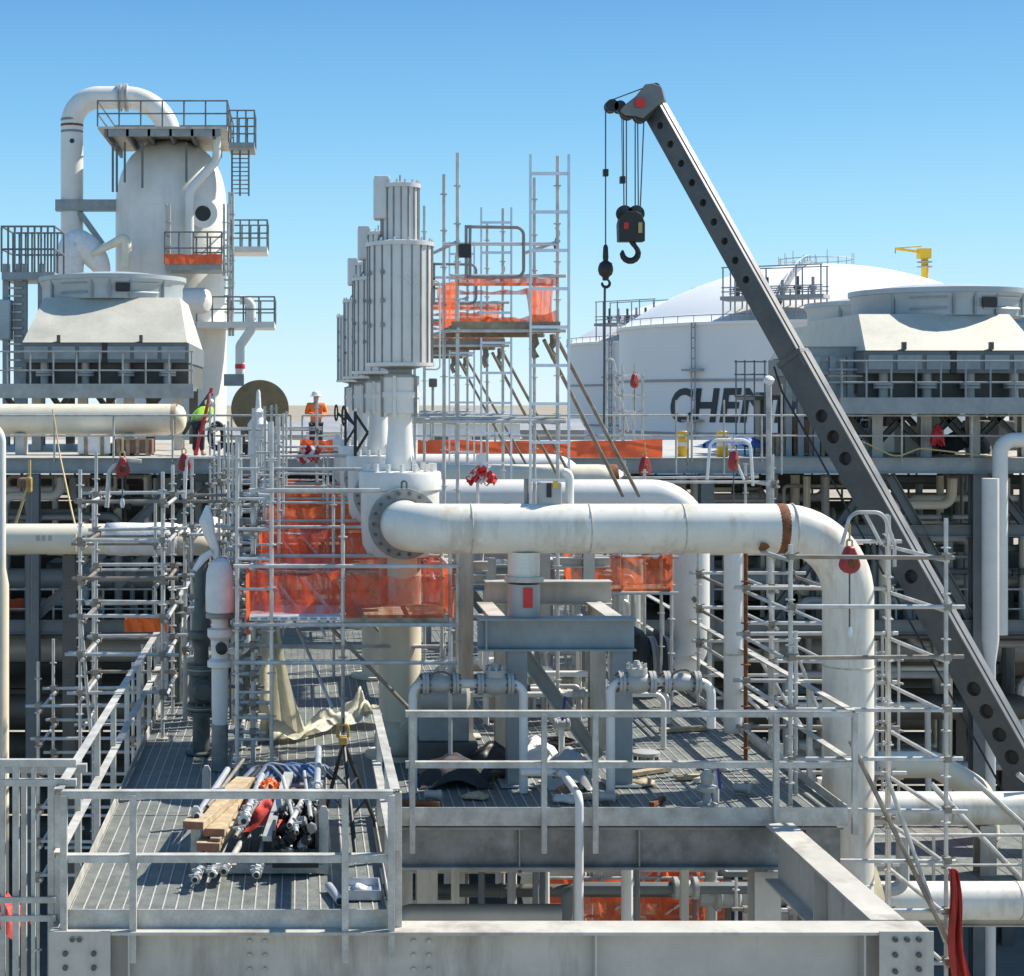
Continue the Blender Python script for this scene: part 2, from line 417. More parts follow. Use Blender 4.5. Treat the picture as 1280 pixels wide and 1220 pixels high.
for y0 in (28.8, 32.4, 36.0, 39.6):
    for i in range(68):
        x = -2.03 + i * .1153
        far.prism([(0, 0), (.1148, 0), (.1148, .056), (.109, .056), (.109, .05), (.006, .05), (.006, .056), (0, .056)], (x, y0, DZ - .05), (1, 0, 0), (0, 0, 1), (0, 3.58, 0))
far.build('far_planks', 'grating', deck, smooth=False, kind='stuff')
for y in (16.2, 19.8, 22.0, 24.0, 27, 30, 34, 38):
    ib(deck, 'joist', (-2.0, y, DZ - .17), (.72 if y < 18 else 5.75, y, DZ - .17), .2, .12, 'beam')
bar(deck, 'toe_plate', (-2.06, 14.335, DZ + .02), (.76, 14.335, DZ + .02), .012, .17, 'galv', bevel=.002)
bar(deck, 'toe_plate', (.78, 17.985, DZ - .01), (5.84, 17.985, DZ - .01), .012, .2, 'galv', bevel=.002)
bar(deck, 'toe_plate', (-2.04, 14.36, DZ + .06), (-2.04, 32, DZ + .06), .012, .1, 'galv')
bar(deck, 'toe_plate', (.76, 14.36, DZ + .04), (.76, 17.97, DZ + .04), .012, .12, 'galv')
bar(deck, 'toe_plate', (5.83, 18.0, DZ + .06), (5.83, 34, DZ + .06), .012, .1, 'galv')

def guardrail(label, p, q, z, posts, h=1.13, low=.0, side=(0, 0), sz=.058, m='galv', flat=True, group=None, mid=.52, r=.024, mids=1):
    p = Vector((p[0], p[1], z)); q = Vector((q[0], q[1], z)); s = Vector((side[0], side[1], 0))
    t = thing('guardrail', label, 'guardrail', (p + q) / 2, group)
    up = Vector((0, 0, 1)); d = (q - p).normalized()
    for f in posts:
        c = p + (q - p) * f
        if flat: bar(t, 'post', c + s - up * low, c + s + up * (h - sz * .5), sz, sz, m, up=d, bevel=.003)
        else: tube(t, 'post', c - up * low, c + up * h, r, m)
    if flat:
        # angle section: a flat top with a leg hanging on the outer side
        for nm, zz in (('top_rail', h), ('mid_rail', h * mid)):
            b = MB().bar(p + up * zz, q + up * zz, .084, .008)
            n = s.normalized() if s.length else Vector((-d.y, d.x, 0))
            b.bar(p + up * (zz - .033) + n * .039, q + up * (zz - .033) + n * .039, .008, .056)
            b.build(nm, m, t, smooth=False)
    else:
        tube(t, 'top_rail', p + up * h, q + up * h, r, m)
        for k in range(mids): tube(t, 'mid_rail', p + up * h * (mid if mids == 1 else (k + 1) / (mids + 1)), q + up * h * (mid if mids == 1 else (k + 1) / (mids + 1)), r * .85, m)
    return t
guardrail('front handrail of the near platform, before the pile of timber and tubes', (-2.04, 14.28), (.77, 14.28), DZ, (.006, .215, .855, .994), low=.32, side=(0, -.03))
guardrail('long handrail along the outer edge of the walkway, running back past the green valve', (-2.08, 14.33), (-2.08, 32), DZ, [0.01] + [i / 12 for i in range(1, 13)], low=.2, side=(-.03, 0))
guardrail('short handrail between the near platform and the valve deck', (.79, 14.33), (.79, 18.0), DZ, (.01, .5, .985), low=.1, side=(.03, 0))
guardrail('handrail across the front of the valve deck', (1.1, 17.94), (5.86, 17.94), DZ, (.015, .31, .425, .83), low=.38, side=(0, -.03))
guardrail('handrail running back along the edge of the valve deck beside the tall scaffold', (5.88, 17.98), (5.88, 34), DZ, [i / 10 for i in range(11)], low=.2, side=(.03, 0))
# barred gate at the left edge
t = thing('barred_gate', 'tall galvanised barred gate standing outside the corner of the near platform', 'gate', (-2.6, 14.6, 9.6))
for x0, z in ((-3.3, Zp(950, 14.6)), (-3.3, Zp(965, 14.9))): bar(t, 'top_rail', (x0, 14.5, z), (-1.95, 14.5, z), .06, .06, 'galv', bevel=.003)
bar(t, 'top_rail', (-3.3, 15.2, DZ + 1.12), (-1.95, 15.2, DZ + 1.12), .07, .08, 'galv', bevel=.003)
for k, px in enumerate((4, 20, 42, 64)):
    bar(t, 'upright_bar', (X(px, 14.5), 14.5, .13), (X(px, 14.5), 14.5, Zp(952, 14.5)), .055 if k in (1, 3, 4) else .035, .05, 'galv', up=(0, 1, 0), bevel=.003)
for px in (30,): bar(t, 'rear_bar', (X(px, 15.2), 15.2, 9.6), (X(px, 15.2), 15.2, DZ + 1.1), .05, .05, 'galv', up=(0, 1, 0))
for py in (1125, 1148): bar(t, 'cross_rail', (-3.3, 14.46, Zp(py, 14.46)), (-2.12, 14.46, Zp(py, 14.46)), .02, .05, 'galv')

# ================================================================== PUMPS
def make_pump(label, Y, full=True):
    x, y = 1.22, Y
    t = thing('vertical_pump', label, 'pump', (x, y, DZ), 'tall vertical motor pumps in a row')
    z = lambda py: CAMZ - (py - VY) / 100.0
    o = (x, y, 0)
    MB().lathe([(.44, DZ + .005), (.44, DZ + .05), (.265, DZ + .05), (.265, z(692))], o, n=32).build('suction_can', 'cream', t)
    b = MB().lathe([(.26, z(696)), (.40, z(694)), (.47, z(680)), (.49, z(655)), (.49, z(613)), (.515, z(611)), (.515, z(592)), (.50, z(589)), (.3, z(588))], o, n=40)
    b.lathe([(.30, -.1), (.30, .36)], (x, y - .30, z(648)), (0, -1, 0), 28)
    bowl = b.build('pump_bowl', 'white', t)
    MB().bolts((x, y, z(589)), (0, 0, 1), .43, 16, .034, .10).build('bowl_bolts', 'white', bowl, kind='stuff')
    MB().lathe([(.19, z(589)), (.185, z(578)), (.165, z(555)), (.15, z(535)), (.14, z(512))], o, n=28).build('neck', 'white', t)
    for sx in (-.20, .19):
        b = MB(); 
        b.prism([(0, 0), (.11, 0), (.04, .14), (0, .2)], (x + sx - (.05 if sx > 0 else .06), y - .15, z(588)), (1, 0, 0), (0, 0, 1), (0, .03, 0)).build('lug', 'white', t, smooth=False)
    c = MB().lathe([(.16, z(516)), (.235, z(516)), (.235, z(497)), (.25, z(497)), (.25, z(490)), (.235, z(490)), (.235, z(472)), (.18, z(468))], o, n=28).build('coupling_guard', 'white', t)
    for a in (20, 70, 120, 200, 250, 320):
        p = Vector((x + .24 * math.cos(R(a)), y + .24 * math.sin(R(a)), 0))
        MB().box(p.x - .02, p.x + .02, p.y - .02, p.y + .02, z(521), z(470)).build('clamp', 'motor_dark' if a in (320, 200) else 'motor', c, smooth=False)
    MB().lathe([(.15, z(470)), (.15, z(462)), (.33, z(458)), (.33, z(452))], o, n=24).build('motor_stool', 'motor_dark', t)
    # main motor: twelve flat panels between dark seams
    for (r, z0, z1, nm, k) in ((.405, z(455), z(306), 'motor_housing', 20), (.235, z(305), z(233), 'upper_motor_housing', 16)):
        if not full and nm.startswith('upper'): continue
        h = MB().lathe([(r, z0), (r, z1)], o, n=k).build(nm, 'motor', t, smooth=False)
        for i in range(k):
            a = 2 * math.pi * i / k
            p = Vector((x + r * math.cos(a), y + r * math.sin(a), 0))
            MB().bar(p + Vector((0, 0, z0 + .004)), p + Vector((0, 0, z1 - .004)), .018, .022, up=(math.cos(a), math.sin(a), 0)).build('seam_rib', 'motor_dark', h, smooth=False)
        MB().lathe([(r + .025, z1 - .03), (r + .025, z1 + .02), (r - .04, z1 + .035)], o, n=28).build('top_flange', 'motor', h)
        MB().lathe([(r - .02, z0 - .035), (r + .028, z0 - .03), (r + .028, z0 + .012)], o, n=28).build('bottom_flange', 'motor', h)
        MB().bolts((x, y, z1 + .02), (0, 0, 1), r - .005, 14, .017, .045).build('flange_bolts', 'motor', h, kind='stuff')
    MB().tube((x, y, z(310) if not full else z(231)), (x, y, (z(310) if not full else z(231)) + .12), .012, 6).build('lifting_stub', 'motor_dark', t)
    if full:
        b = MB().box(x - .33, x - .13, y - .16, y + .12, z(275), z(221))
        cb = b.build('terminal_box', 'motor', t, smooth=False, bevel=.03)
        MB().sweep(fillet([(x - .22, y, z(275)), (x - .22, y, z(290)), (x - .28, y - .02, z(300)), (x - .26, y, z(306))], .04), .012, 6).build('conduit', 'motor_dark', cb)
    # access rungs on the side of the motor
    MB().sweep(fillet([(x + .41, y - .1, z(352)), (x + .49, y - .1, z(352)), (x + .49, y - .1, z(462)), (x + .30, y - .1, z(462))], .05), .011, 8).build('cable_guard', 'motor', t)
    for a in (200, 235, 150):
        p = Vector((x + .42 * math.cos(R(a)), y + .42 * math.sin(R(a)), 0))
        for py in (345, 380, 410):
            MB().box(p.x - .02, p.x + .02, p.y - .02, p.y + .02, z(py), z(py - 5)).build('hinge_block', 'motor_dark', t, smooth=False)
    return t
make_pump('nearest vertical pump with two stacked silver motors above the flanged elbow', 21.0)
make_pump('second vertical pump in the row, its silver motor just behind the tallest one', 27.03)
make_pump('third vertical pump in the row, partly hidden behind two taller motors', 33.06)
make_pump('farthest and lowest vertical pump in the row, without an upper motor', 39.1, False)

# ================================================================== MAIN PIPES
def flange(parent, c, axis, r, th=.06, bolts=16, m='pipe_grey', br=.022, inner=0):
    c = Vector(c); a = Vector(axis).normalized()
    f = MB().lathe([(r, -th), (r, -.006), (r - .01, 0), (r, .006), (r, th)], c, a, 36).build('flange', m, parent)
    MB().bolts(c + a * th, a, r * .86, bolts, br, .03).bolts(c - a * th, -a, r * .86, bolts, br, .03).build('flange_bolts', 'beam_dark', f, kind='stuff')
    return f
def band(parent, name, c, axis, r, ln, m):
    k = .009 if name == 'weld_seam' else .004
    return MB().lathe([(r - .002, -ln / 2), (r + k, -ln / 4), (r + k, ln / 4), (r - .002, ln / 2)], c, axis, 36).build(name, 'pipe_weld' if name == 'weld_seam' else m, parent)
AZ = 14.50; PR = .29
t = thing('discharge_pipe', 'big cream pipe from the nearest pump, elbowing down beside the tall scaffold', 'pipe', (6.365, 19.6, 0))
path = fillet([(1.23, 20.45, AZ), (1.23, 19.6, AZ), (6.365, 19.6, AZ), (6.365, 19.6, .1)], [.46, .78], 14)
MB().sweep(path, PR, 40).build('pipe', 'pipe_paint', t, ang=50)
flange(t, (1.23, 20.38, AZ), (0, 1, 0), .43, .07, 18, 'galv_dull')
MB().sweep(fillet([(1.2, 20.3, AZ + .43), (1.2, 20.3, AZ + .52), (1.26, 20.3, AZ + .52), (1.26, 20.3, AZ + .43)], .03), .014, 6).build('lifting_eye', 'beam_dark', t)
band(t, 'rust_ring', (X(975, 19.6), 19.6, AZ), (1, 0, 0), PR, .13, 'rust')
MB().lathe([(.055, 0), (.03, .008)], (X(955, 19.31), 19.315, Zp(684, 19.3)), (0, -1, -.3), 9, .3).build('rust_patch', 'rust', t)
for px in (588, 735, 852, 990): band(t, 'weld_seam', (X(px, 19.6), 19.6, AZ), (1, 0, 0), PR, .02, 'pipe_paint')
for zz in (12.9, 10.4): band(t, 'weld_seam', (6.365, 19.6, zz), (0, 0, 1), PR, .02, 'pipe_paint')

t = thing('discharge_pipe', 'white pipe of the second pump, dropping to the black wrapped flanges', 'pipe', (5.91, 25.6, DZ))
path = fillet([(1.23, 26.5, AZ), (1.23, 25.6, AZ), (5.91, 25.6, AZ), (5.91, 25.6, 11.95), (4.7, 25.6, 11.95)], [.46, .6, .45], 12)
MB().sweep(path, PR, 36).build('pipe', 'white', t, ang=50)
flange(t, (1.23, 26.4, AZ), (0, 1, 0), .43, .07, 18)
for xx in (5.5, 5.32): flange(t, (xx, 25.6, 11.95), (1, 0, 0), .45, .06, 14, 'pipe_grey')
MB().lathe([(.3, -.22), (.54, -.15), (.58, 0), (.54, .14), (.3, .2)], (5.03, 25.65, 12.0), (1, .1, 0), 14, .09).build('black_wrapping', 'black', t)
MB().lathe([(.4, -.06), (.53, -.03), (.53, .05), (.38, .1)], (5.41, 25.6, 11.97), (1, 0, 0), 14, .05).build('black_wrapping', 'black', t)
MB().lathe([(.05, 0), (.02, .01)], (5.9, 25.3, 13.0), (0, -1, 0), 8, .4).build('rust_patch', 'rust_disc', t)

t = thing('discharge_pipe', 'cream pipe of the third pump with a rust ring near its end', 'pipe', (6.1, 31.6, DZ))
MB().sweep(fillet([(1.23, 32.5, AZ), (1.23, 31.6, AZ), (6.15, 31.6, AZ), (6.15, 31.6, DZ)], [.46, .6], 10), PR, 30).build('pipe', 'cream', t, ang=50)
flange(t, (1.23, 32.42, AZ), (0, 1, 0), .43, .07, 16)
band(t, 'rust_ring', (X(766, 31.6), 31.6, AZ), (1, 0, 0), PR, .14, 'rust')
t = thing('discharge_pipe', 'white pipe of the farthest pump, barely showing above the other pipes', 'pipe', (6.1, 37.7, DZ))
MB().sweep(fillet([(1.23, 38.6, AZ), (1.23, 37.7, AZ), (6.15, 37.7, AZ), (6.15, 37.7, DZ)], [.46, .6], 8), PR, 24).build('pipe', 'white', t, ang=50)
t = thing('standpipe', 'slim white standpipe between the dropping pipe and the rusty pole', 'pipe', (X(917, 22.5), 22.5, DZ))
MB().tube((X(917, 22.5), 22.5, DZ - .3), (X(917, 22.5), 22.5, 14.3), .13, 20).build('pipe', 'white', t)
band(t, 'weld_seam', (X(917, 22.5), 22.5, 12.6), (0, 0, 1), .13, .03, 'white')

# pipe supports
def support(label, y, xs=(2.02, 3.83), stub=2.585):
    t = thing('pipe_support', label, 'pipe support', (2.9, y, DZ))
    zt, zb = 13.49, 13.12
    ib(t, 'cross_beam', (xs[0], y, (zt + zb) / 2), (xs[1], y, (zt + zb) / 2), zt - zb, .3, 'beam_blue')
    MB().box(xs[0] + .08, xs[0] + .1, y - .145, y - .01, zb + .021, zt - .021).build('stiffener', 'beam_blue', t, smooth=False)
    for x in (2.47, 3.68):
        bar(t, 'leg', (x, y, DZ + .02), (x, y, zb), .23, .2, 'beam_blue', up=(0, 1, 0), bevel=.008)
        MB().box(x - .2, x + .2, y - .2, y + .2, DZ + .013, DZ + .035).build('base_plate', 'beam_blue', t, smooth=False)
    ib(t, 'rear_beam', (xs[0] + .3, y + 2.0, 13.55), (xs[1] + .1, y + 2.0, 13.55), .3, .25, 'beam')
    ib(t, 'tie_beam', (3.68, y + .16, 13.3), (3.68, y + 1.87, 13.3), .3, .2, 'beam')
    ib(t, 'tie_beam', (2.3, y + .16, 13.3), (2.3, y + 1.87, 13.3), .3, .2, 'beam')
    for x in (2.55, 3.75): ib(t, 'rear_leg', (x, y + 2.0, DZ), (x, y + 2.0, 13.4), .2, .2, 'beam')
    ib(t, 'brace', (3.6, y + 1.0, DZ + .1), (2.55, y + 1.0, 13.1), .18, .18, 'beam_blue')
    MB().lathe([(.19, zt + .46), (.19, zt + .74)], (stub, y + .2, 0), n=24).build('pipe_shoe', 'pipe_paint', t)
    MB().lathe([(.23, zt + .4), (.23, zt + .46)], (stub, y + .2, 0), n=24).build('slide_plate', 'beam', t)
    MB().lathe([(.19, zt), (.19, zt + .37)], (stub, y + .2, 0), n=24).build('pedestal', 'pipe_grey', t)
    return t
s1 = support('blue grey steel support frame under the nearest big pipe', 19.4)
MB().box(2.55, 2.66, 19.39, 19.405, 13.6, 13.83).build('warning_tag', 'tag_red', s1, smooth=False)
support('steel support frame under the white pipe of the second pump', 25.5)

def bypass(label, x0, x1, y, z, zend, vx):
    t = thing('bypass_line', label, 'valve line', (x0, y, DZ))
    MB().sweep(fillet([(x0, y, DZ + .01), (x0, y, z), (x1, y, z), (x1, y, zend)], .14, 8), .05, 16).build('pipe', 'white', t)
    for k, (vxx, big) in enumerate(vx):
        c = Vector((vxx, y, z)); r = .13 if big else .1
        v = MB().lathe([(.05, -.2), (.06, -.19), (r * .8, -.12), (r, -.03), (r, .03), (r * .8, .12), (.06, .19), (.05, .2)], c, (1, 0, 0), 20).build('valve_body', 'pipe_grey', t)
        for s in (-.17, .17):
            MB().lathe([(.125, -.035), (.125, -.004), (.118, 0), (.125, .004), (.125, .035)], c + Vector((s, 0, 0)), (1, 0, 0), 20).build('flange', 'pipe_grey', v)
            MB().bolts(c + Vector((s - .06, 0, 0)), (1, 0, 0), .1, 8, .012, .12).build('flange_bolts', 'beam_dark', v, kind='stuff')
        if big:
            MB().lathe([(.12, .08), (.12, .16), (.06, .17), (.03, .24)], c, (0, 0, 1), 14).bolts(c + Vector((0, 0, .15)), (0, 0, 1), .1, 8, .016, .06).build('bonnet', 'pipe_grey', v)
        else:
            MB().sweep([c + Vector((math.cos(R(a)) * .15, -.08, math.sin(R(a)) * .15)) for a in range(0, 181, 20)], .012, 6).build('lifting_hoop', 'beam_dark', v)
    return t
bypass('valve line with two flanged valves beside the pump, behind the front handrail', 1.25, 2.5, 19.0, 12.79, DZ + .01, ((1.56, False), (2.18, True)))
bypass('valve line with two flanged valves in front of the black wrapped flanges', 3.43, 4.55, 18.7, 12.86, 12.35, ((3.72, True), (4.22, False)))
t = thing('drain_pipe', 'white drain pipe bending down over the fascia beam', 'pipe', (3.0, 17.7, 9.5))
MB().sweep(fillet([(2.4, 18.5, 11.9), (2.86, 18.5, 11.9), (2.92, 17.72, 11.82), (2.92, 17.72, 9.9)], .12, 7), .045, 14).build('pipe', 'white', t)
flange(t, (2.8, 18.5, 11.9), (1, 0, 0), .07, .02, 6, 'pipe_grey', .008)
for k, (px, py, y, lab) in enumerate(((702, 905, 20.0, 'drain valve with raised blue lever behind the support leg'), (895, 990, 18.6, 'drain valve on a short pipe at the open end of the valve deck'), (728, 960, 19.2, 'drain valve with blue lever hanging down by the grey sacks'))):
    x = X(px, y); t = thing('drain_valve', lab, 'valve', (x, y, DZ))
    top = Zp(py, y) if py < 980 else DZ + .4
    MB().tube((x, y, DZ + .01), (x, y, top), .035, 12).build('pipe', 'white', t)
    MB().lathe([(.04, -.1), (.07, -.09), (.07, -.06), (.055, -.05), (.06, 0), (.055, .05), (.07, .06), (.07, .09), (.04, .1)], (x, y, top), (1, 0, 0), 16).build('valve_body', 'pipe_grey', t)
    bar(t, 'lever', (x, y - .05, top + .05), (x + .03, y - .07, top + (.34 if k == 0 else -.24)), .03, .012, 'blue_lever', up=(0, 1, 0))

# ================================================================== SCAFFOLDS
def net(parent, name, a, b, z0, z1, m='net', nu=14, nv=5, sag=.03, am=.02):
    a = Vector(a); b = Vector(b); d = (b - a); n = Vector((-d.y, d.x, 0)).normalized(); ph = random.uniform(0, 6)
    def fn(u, v):
        p = a + d * u; zz = z0 + (z1 - z0) * v - sag * math.sin(u * 3.14) * v + .015 * math.sin(u * 23 + ph) * v
        return p + n * (am * math.sin(u * 17 + ph + v * 2) + am * .6 * math.sin(u * 41 + v * 5)) + Vector((0, 0, zz - p.z))
    return MB().grid(fn, nu * 2, nv).build(name, m, parent, ang=180)
def boards(parent, x0, x1, y0, y1, z, m='timber_old', n=4, along='x', name='deck_board'):
    wd = ((y1 - y0) if along == 'x' else (x1 - x0)) / n
    for i in range(n):
        e = random.uniform(-.05, .05)
        b = MB()
        if along == 'x': b.box(x0 + e, x1 + e, y0 + i * wd + .006, y0 + (i + 1) * wd - .006, z - .04, z)
        else: b.box(x0 + i * wd + .006, x0 + (i + 1) * wd - .006, y0 + e, y1 + e, z - .04, z)
        b.build(name, m, parent, smooth=False)
def ladder(parent, p, q, wd, n, m='alu', r=.02, side=(1, 0, 0), name='ladder'):
    p = Vector(p); q = Vector(q); s = Vector(side) * wd / 2
    l = MB().bar(p - s, q - s, .028, .06, up=(0, 1, 0)).build(name, m, parent, smooth=False)
    MB().bar(p + s, q + s, .028, .06, up=(0, 1, 0)).build('stile', m, l, smooth=False)
    for i in range(n):
        c = p + (q - p) * ((i + .5) / n); bar(l, 'rung', c - s, c + s, .035, .04, m)
    return l
def scaffold(label, xs, ys, z0, ztop, lifts, skip=(), m='scaff', depth=True, base=None, jit=.0):
    """uprights at every xs x ys, ledgers along x on every y plane and transoms along y at the given heights"""
    t = thing('scaffold', label, 'scaffold', ((xs[0] + xs[-1]) / 2, (ys[0] + ys[-1]) / 2, z0))
    for i, x in enumerate(xs):
        for j, y in enumerate(ys):
            if (i, j) in skip: continue
            zb = z0 if base is None else base(x, y)
            pole(t, 'upright', (x, y, zb), (x, y, ztop + random.uniform(-.15, .25) + jit * random.uniform(-1, 1)), .024, m)
            MB().box(x - .07, x + .07, y - .07, y + .07, zb, zb + .012).build('base_plate', m, t, smooth=False)
    cp = MB()
    for z in lifts:
        for j, y in enumerate(ys):
            a_, b_ = random.uniform(.05, .2), random.uniform(.05, .22)
            tube(t, 'ledger', (xs[0] - a_, y - .045, z + random.uniform(-.01, .01)), (xs[-1] + b_, y - .045, z + random.uniform(-.02, .02)), .024, m if random.random() < .8 else 'scaff_old')
            for i, x in enumerate(xs):
                cp.obox((x, y - .025, z), (1, 0, 0), (0, 1, 0), (0, 0, 1), .038, .05, .034); cp.tube((x + .03, y - .06, z + .03), (x + .075, y - .07, z + .045), .009, 5)
        if depth:
            for i, x in enumerate(xs):
                tube(t, 'transom', (x + .045, ys[0] - random.uniform(.06, .2), z - .06), (x + .045, ys[-1] + random.uniform(.06, .2), z - .06), .024, m if random.random() < .8 else 'scaff_old')
                for y in ys: cp.obox((x + .025, y, z - .06), (1, 0, 0), (0, 1, 0), (0, 0, 1), .05, .036, .034)
    cp.build('couplers', 'scaff_old', t, smooth=False, kind='stuff')
    return t
def onpad(x, y): return (DZ + .013) if (-2.03 < x < 5.8 and (y > 18 or (x < .73 and y > 14.36))) else .13

# platform with orange netting by the pump row (one per pump)
def net_scaffold(label, dy, k, mnet='net_red'):
    y0, y1 = 19.55 + dy, 20.75 + dy; zf = 13.45
    t = thing('scaffold', label, 'scaffold', (.5, y0, DZ), 'netted scaffolds along the pump row')
    for x, ya, zt in ((-.76, y0, 15.5), (-.36, y0, 15.75), (.47, y0, 14.55), (1.72, y0, 14.25), (-.60, y1, 15.9), (1.72, y1, 14.3), (.5, y1, 14.9)):
        zb = 13.15 if (x == .47 and ya == y0) else DZ + .013
        pole(t, 'upright', (x, ya, zb), (x, ya, zt), .024)
    for z in (zf - .06, zf + .62, 12.95):
        tube(t, 'ledger', (-.8, y0 - .04, z), (1.8, y0 - .04, z)); tube(t, 'ledger', (-.8, y1 + .04, z), (1.8, y1 + .04, z))
    tube(t, 'ledger', (-.62, y0 - .04, 14.95), (.9, y0 - .04, 14.95), .026)
    for z in (12.05, 12.3, 12.6, 12.95, 13.8, 14.15, 14.5, 14.85, 15.2): tube(t, 'rung', (-.76, y0, z), (-.36, y0, z), .017)
    for x in (-.6, 1.72):
        for z in (zf - .1, zf + .6): tube(t, 'transom', (x, y0 - .06, z), (x, y1 + .06, z))
    tube(t, 'brace', (.28, y0 + .05, 13.4), (1.32, y0 + .25, 12.3), .022, 'scaff_old'); tube(t, 'brace', (-.2, y1, 13.5), (.35, y0 + .1, 12.4), .02)
    for x in (-.35, .02): bar(t, 'rail_strut', (x, y1 - .1, zf + .35), (x + .35, y0 + .4, zf), .03, .03, 'wrap')
    # silver plank half, timber half
    for i in range(4): MB().box(-.62, .44, y0 + i * .28, y0 + i * .28 + .27, zf - .02, zf + .03).build('metal_plank', 'alu', t, smooth=False, bevel=.006)
    for i in range(9): MB().box(-.60 + i * .115, -.52 + i * .115, y0 - .012, y0 - .003, zf - .005, zf + .017).build('plank_slot', 'beam_blue', t, smooth=False)
    boards(t, .52, 1.68, y0, y1, zf + .03, 'timber_old', 5)
    MB().box(.5, 1.7, y0 - .03, y0 - .006, zf - .08, zf + .05).build('toe_board', 'timber_old', t, smooth=False)
    net(t, 'front_net', (.5, y0 - .05, 0), (1.74, y0 - .05, 0), zf + .02, zf + .52, mnet)
    net(t, 'front_net', (-.62, y0 + .02, 0), (.47, y0 + .02, 0), zf + .06, zf + .58, mnet, sag=.08)
    net(t, 'rear_net', (-.62, y1 + .06, 0), (1.74, y1 + .06, 0), zf - .05, zf + .75, mnet, sag=.1, nu=20)
    net(t, 'side_net', (-.64, y0, 0), (-.64, y1, 0), zf - .2, zf + .6, 'net'); net(t, 'side_net', (1.75, y0, 0), (1.75, y1, 0), zf, zf + .6, 'net')
    return t
net_scaffold('scaffold platform with orange netting beside the nearest pump, silver planks in front', 0, 0)
net_scaffold('second netted scaffold platform along the pump row', 6.03, 1)
net_scaffold('third netted scaffold platform along the pump row', 12.06, 2, 'net')
net_scaffold('farthest netted scaffold platform, a sliver of orange by the last pump', 18.1, 3, 'net')

# access tower beside each motor
def tower(label, dy):
    ya, yb = 22.1 + dy, 23.6 + dy; zf = 16.98
    xa, xb = X(572, 22.1), X(697, 22.1)
    t = thing('scaffold', label, 'scaffold', ((xa + xb) / 2, ya, DZ), 'access towers beside the motors')
    for x, y, zt in ((xa, ya, Zp(191, 22.1)), (X(555, 23.0), yb - .6, Zp(218, 23)), (xb, ya, Zp(195, 22.1)), (X(668, 23.6), yb, Zp(222, 23.6))):
        pole(t, 'upright', (x, y, DZ + .013), (x, y, zt))
    ladder(t, (X(687, 21.9), ya - .2, 14.2), (X(687, 21.9), ya - .2, Zp(193, 21.9)), .50, 10)
    for z in (zf - .07, zf + .65, 15.75, 14.2): tube(t, 'ledger', (xa - .1, ya - .04, z), (xb + .1, ya - .04, z)); tube(t, 'ledger', (xa - .25, yb + .04, z), (xb + .05, yb + .04, z))
    for z in (zf - .05, zf + 1.1, 15.7): tube(t, 'transom', (xa, ya - .1, z), (xa - .18, yb + .1, z)); tube(t, 'transom', (xb, ya - .1, z), (xb - .2, yb + .1, z))
    tube(t, 'ledger', (xa - .6, ya - .08, 15.72), (xb + .1, ya - .08, 15.72), .026)
    tube(t, 'stay', (X(680, 22.2), ya + .1, Zp(425, 22.2)), (X(772, 24.2), ya + 1.7, Zp(618, 24.2)), .026, 'scaff_old'); tube(t, 'stay', (X(697, 22.2), ya + .1, Zp(425, 22.2)), (X(792, 24.2), ya + 1.7, Zp(618, 24.2)), .026, 'scaff_old')
    boards(t, xa - .05, xb + .02, ya, yb, zf, 'timber_old', 5)
    for y in (ya - .03, yb + .01): MB().box(xa - .08, xb + .03, y - .015, y + .015, zf - .1, zf + .05).build('toe_board', 'timber_old', t, smooth=False)
    b = MB().sweep(fillet([(X(585, 22), ya - .06, Zp(283, 22)), (X(655, 22), ya - .06, Zp(284, 22)), (X(655, 22), ya - .06, Zp(346, 22)), (X(585, 22), ya - .06, Zp(346, 22))], .1), .022, 8).build('gate_frame', 'motor_dark', t)
    for px in (583, 588): MB().tube((X(px, 22), ya - .06, Zp(281, 22)), (X(px, 22), ya - .06, Zp(347, 22)), .02, 8).build('gate_post', 'motor_dark', b)
    MB().box(X(574, 22), X(589, 22), ya - .1, ya - .07, Zp(322, 22), Zp(305, 22)).build('latch_plate', 'black', b, smooth=False)
    tube(t, 'mid_rail', (xa - .2, ya, Zp(304, 22)), (xb, ya, Zp(304, 22)), .024, 'alu')
    net(t, 'side_net', (xb - .05, ya, 0), (xb - .2, yb, 0), zf + .02, zf + .6, 'net'); net(t, 'side_net', (xa, ya, 0), (xa - .12, yb, 0), zf, zf + .62, 'net')
    net(t, 'rear_net', (xa - .12, yb, 0), (xb - .2, yb, 0), zf + .0, zf + .16, 'net', sag=-.02); net(t, 'rear_net', (xa - .12, yb, 0), (xb - .2, yb, 0), zf + .5, zf + .58, 'net', nv=2)
    net(t, 'front_net', (xa, ya + .03, 0), (xb, ya + .03, 0), zf - .01, zf + .2, 'net', sag=.1, nu=18); net(t, 'front_net', (xa, ya - .02, 0), (xb, ya - .02, 0), zf + .52, zf + .62, 'net', nv=2, sag=-.03)
    for px in (669, 692): MB().sweep([(X(px, 22.3), ya + .3, zf - .1), (X(px, 22.3) + .02, ya + .3, zf - .22), (X(px, 22.3) - .03, ya + .3, zf - .3), (X(px, 22.3) + .03, ya + .3, zf - .42)], [.04, .055, .045, .05], 7).build('coupler', 'scaff_old', t)
    MB().grid(lambda u, v: (xb - .02 + .05 * u + .02 * math.sin(v * 6), ya + .1, zf + 1.3 - v * .3), 2, 6).build('flagging_tape', 'red', t)
    return t
tower('tall scaffold tower with ladder and orange netting beside the nearest motor', 0)
tower('second scaffold tower, seen through the tower with the tall ladder', 6.03)
tower('farthest scaffold tower behind the other two towers', 12.06)

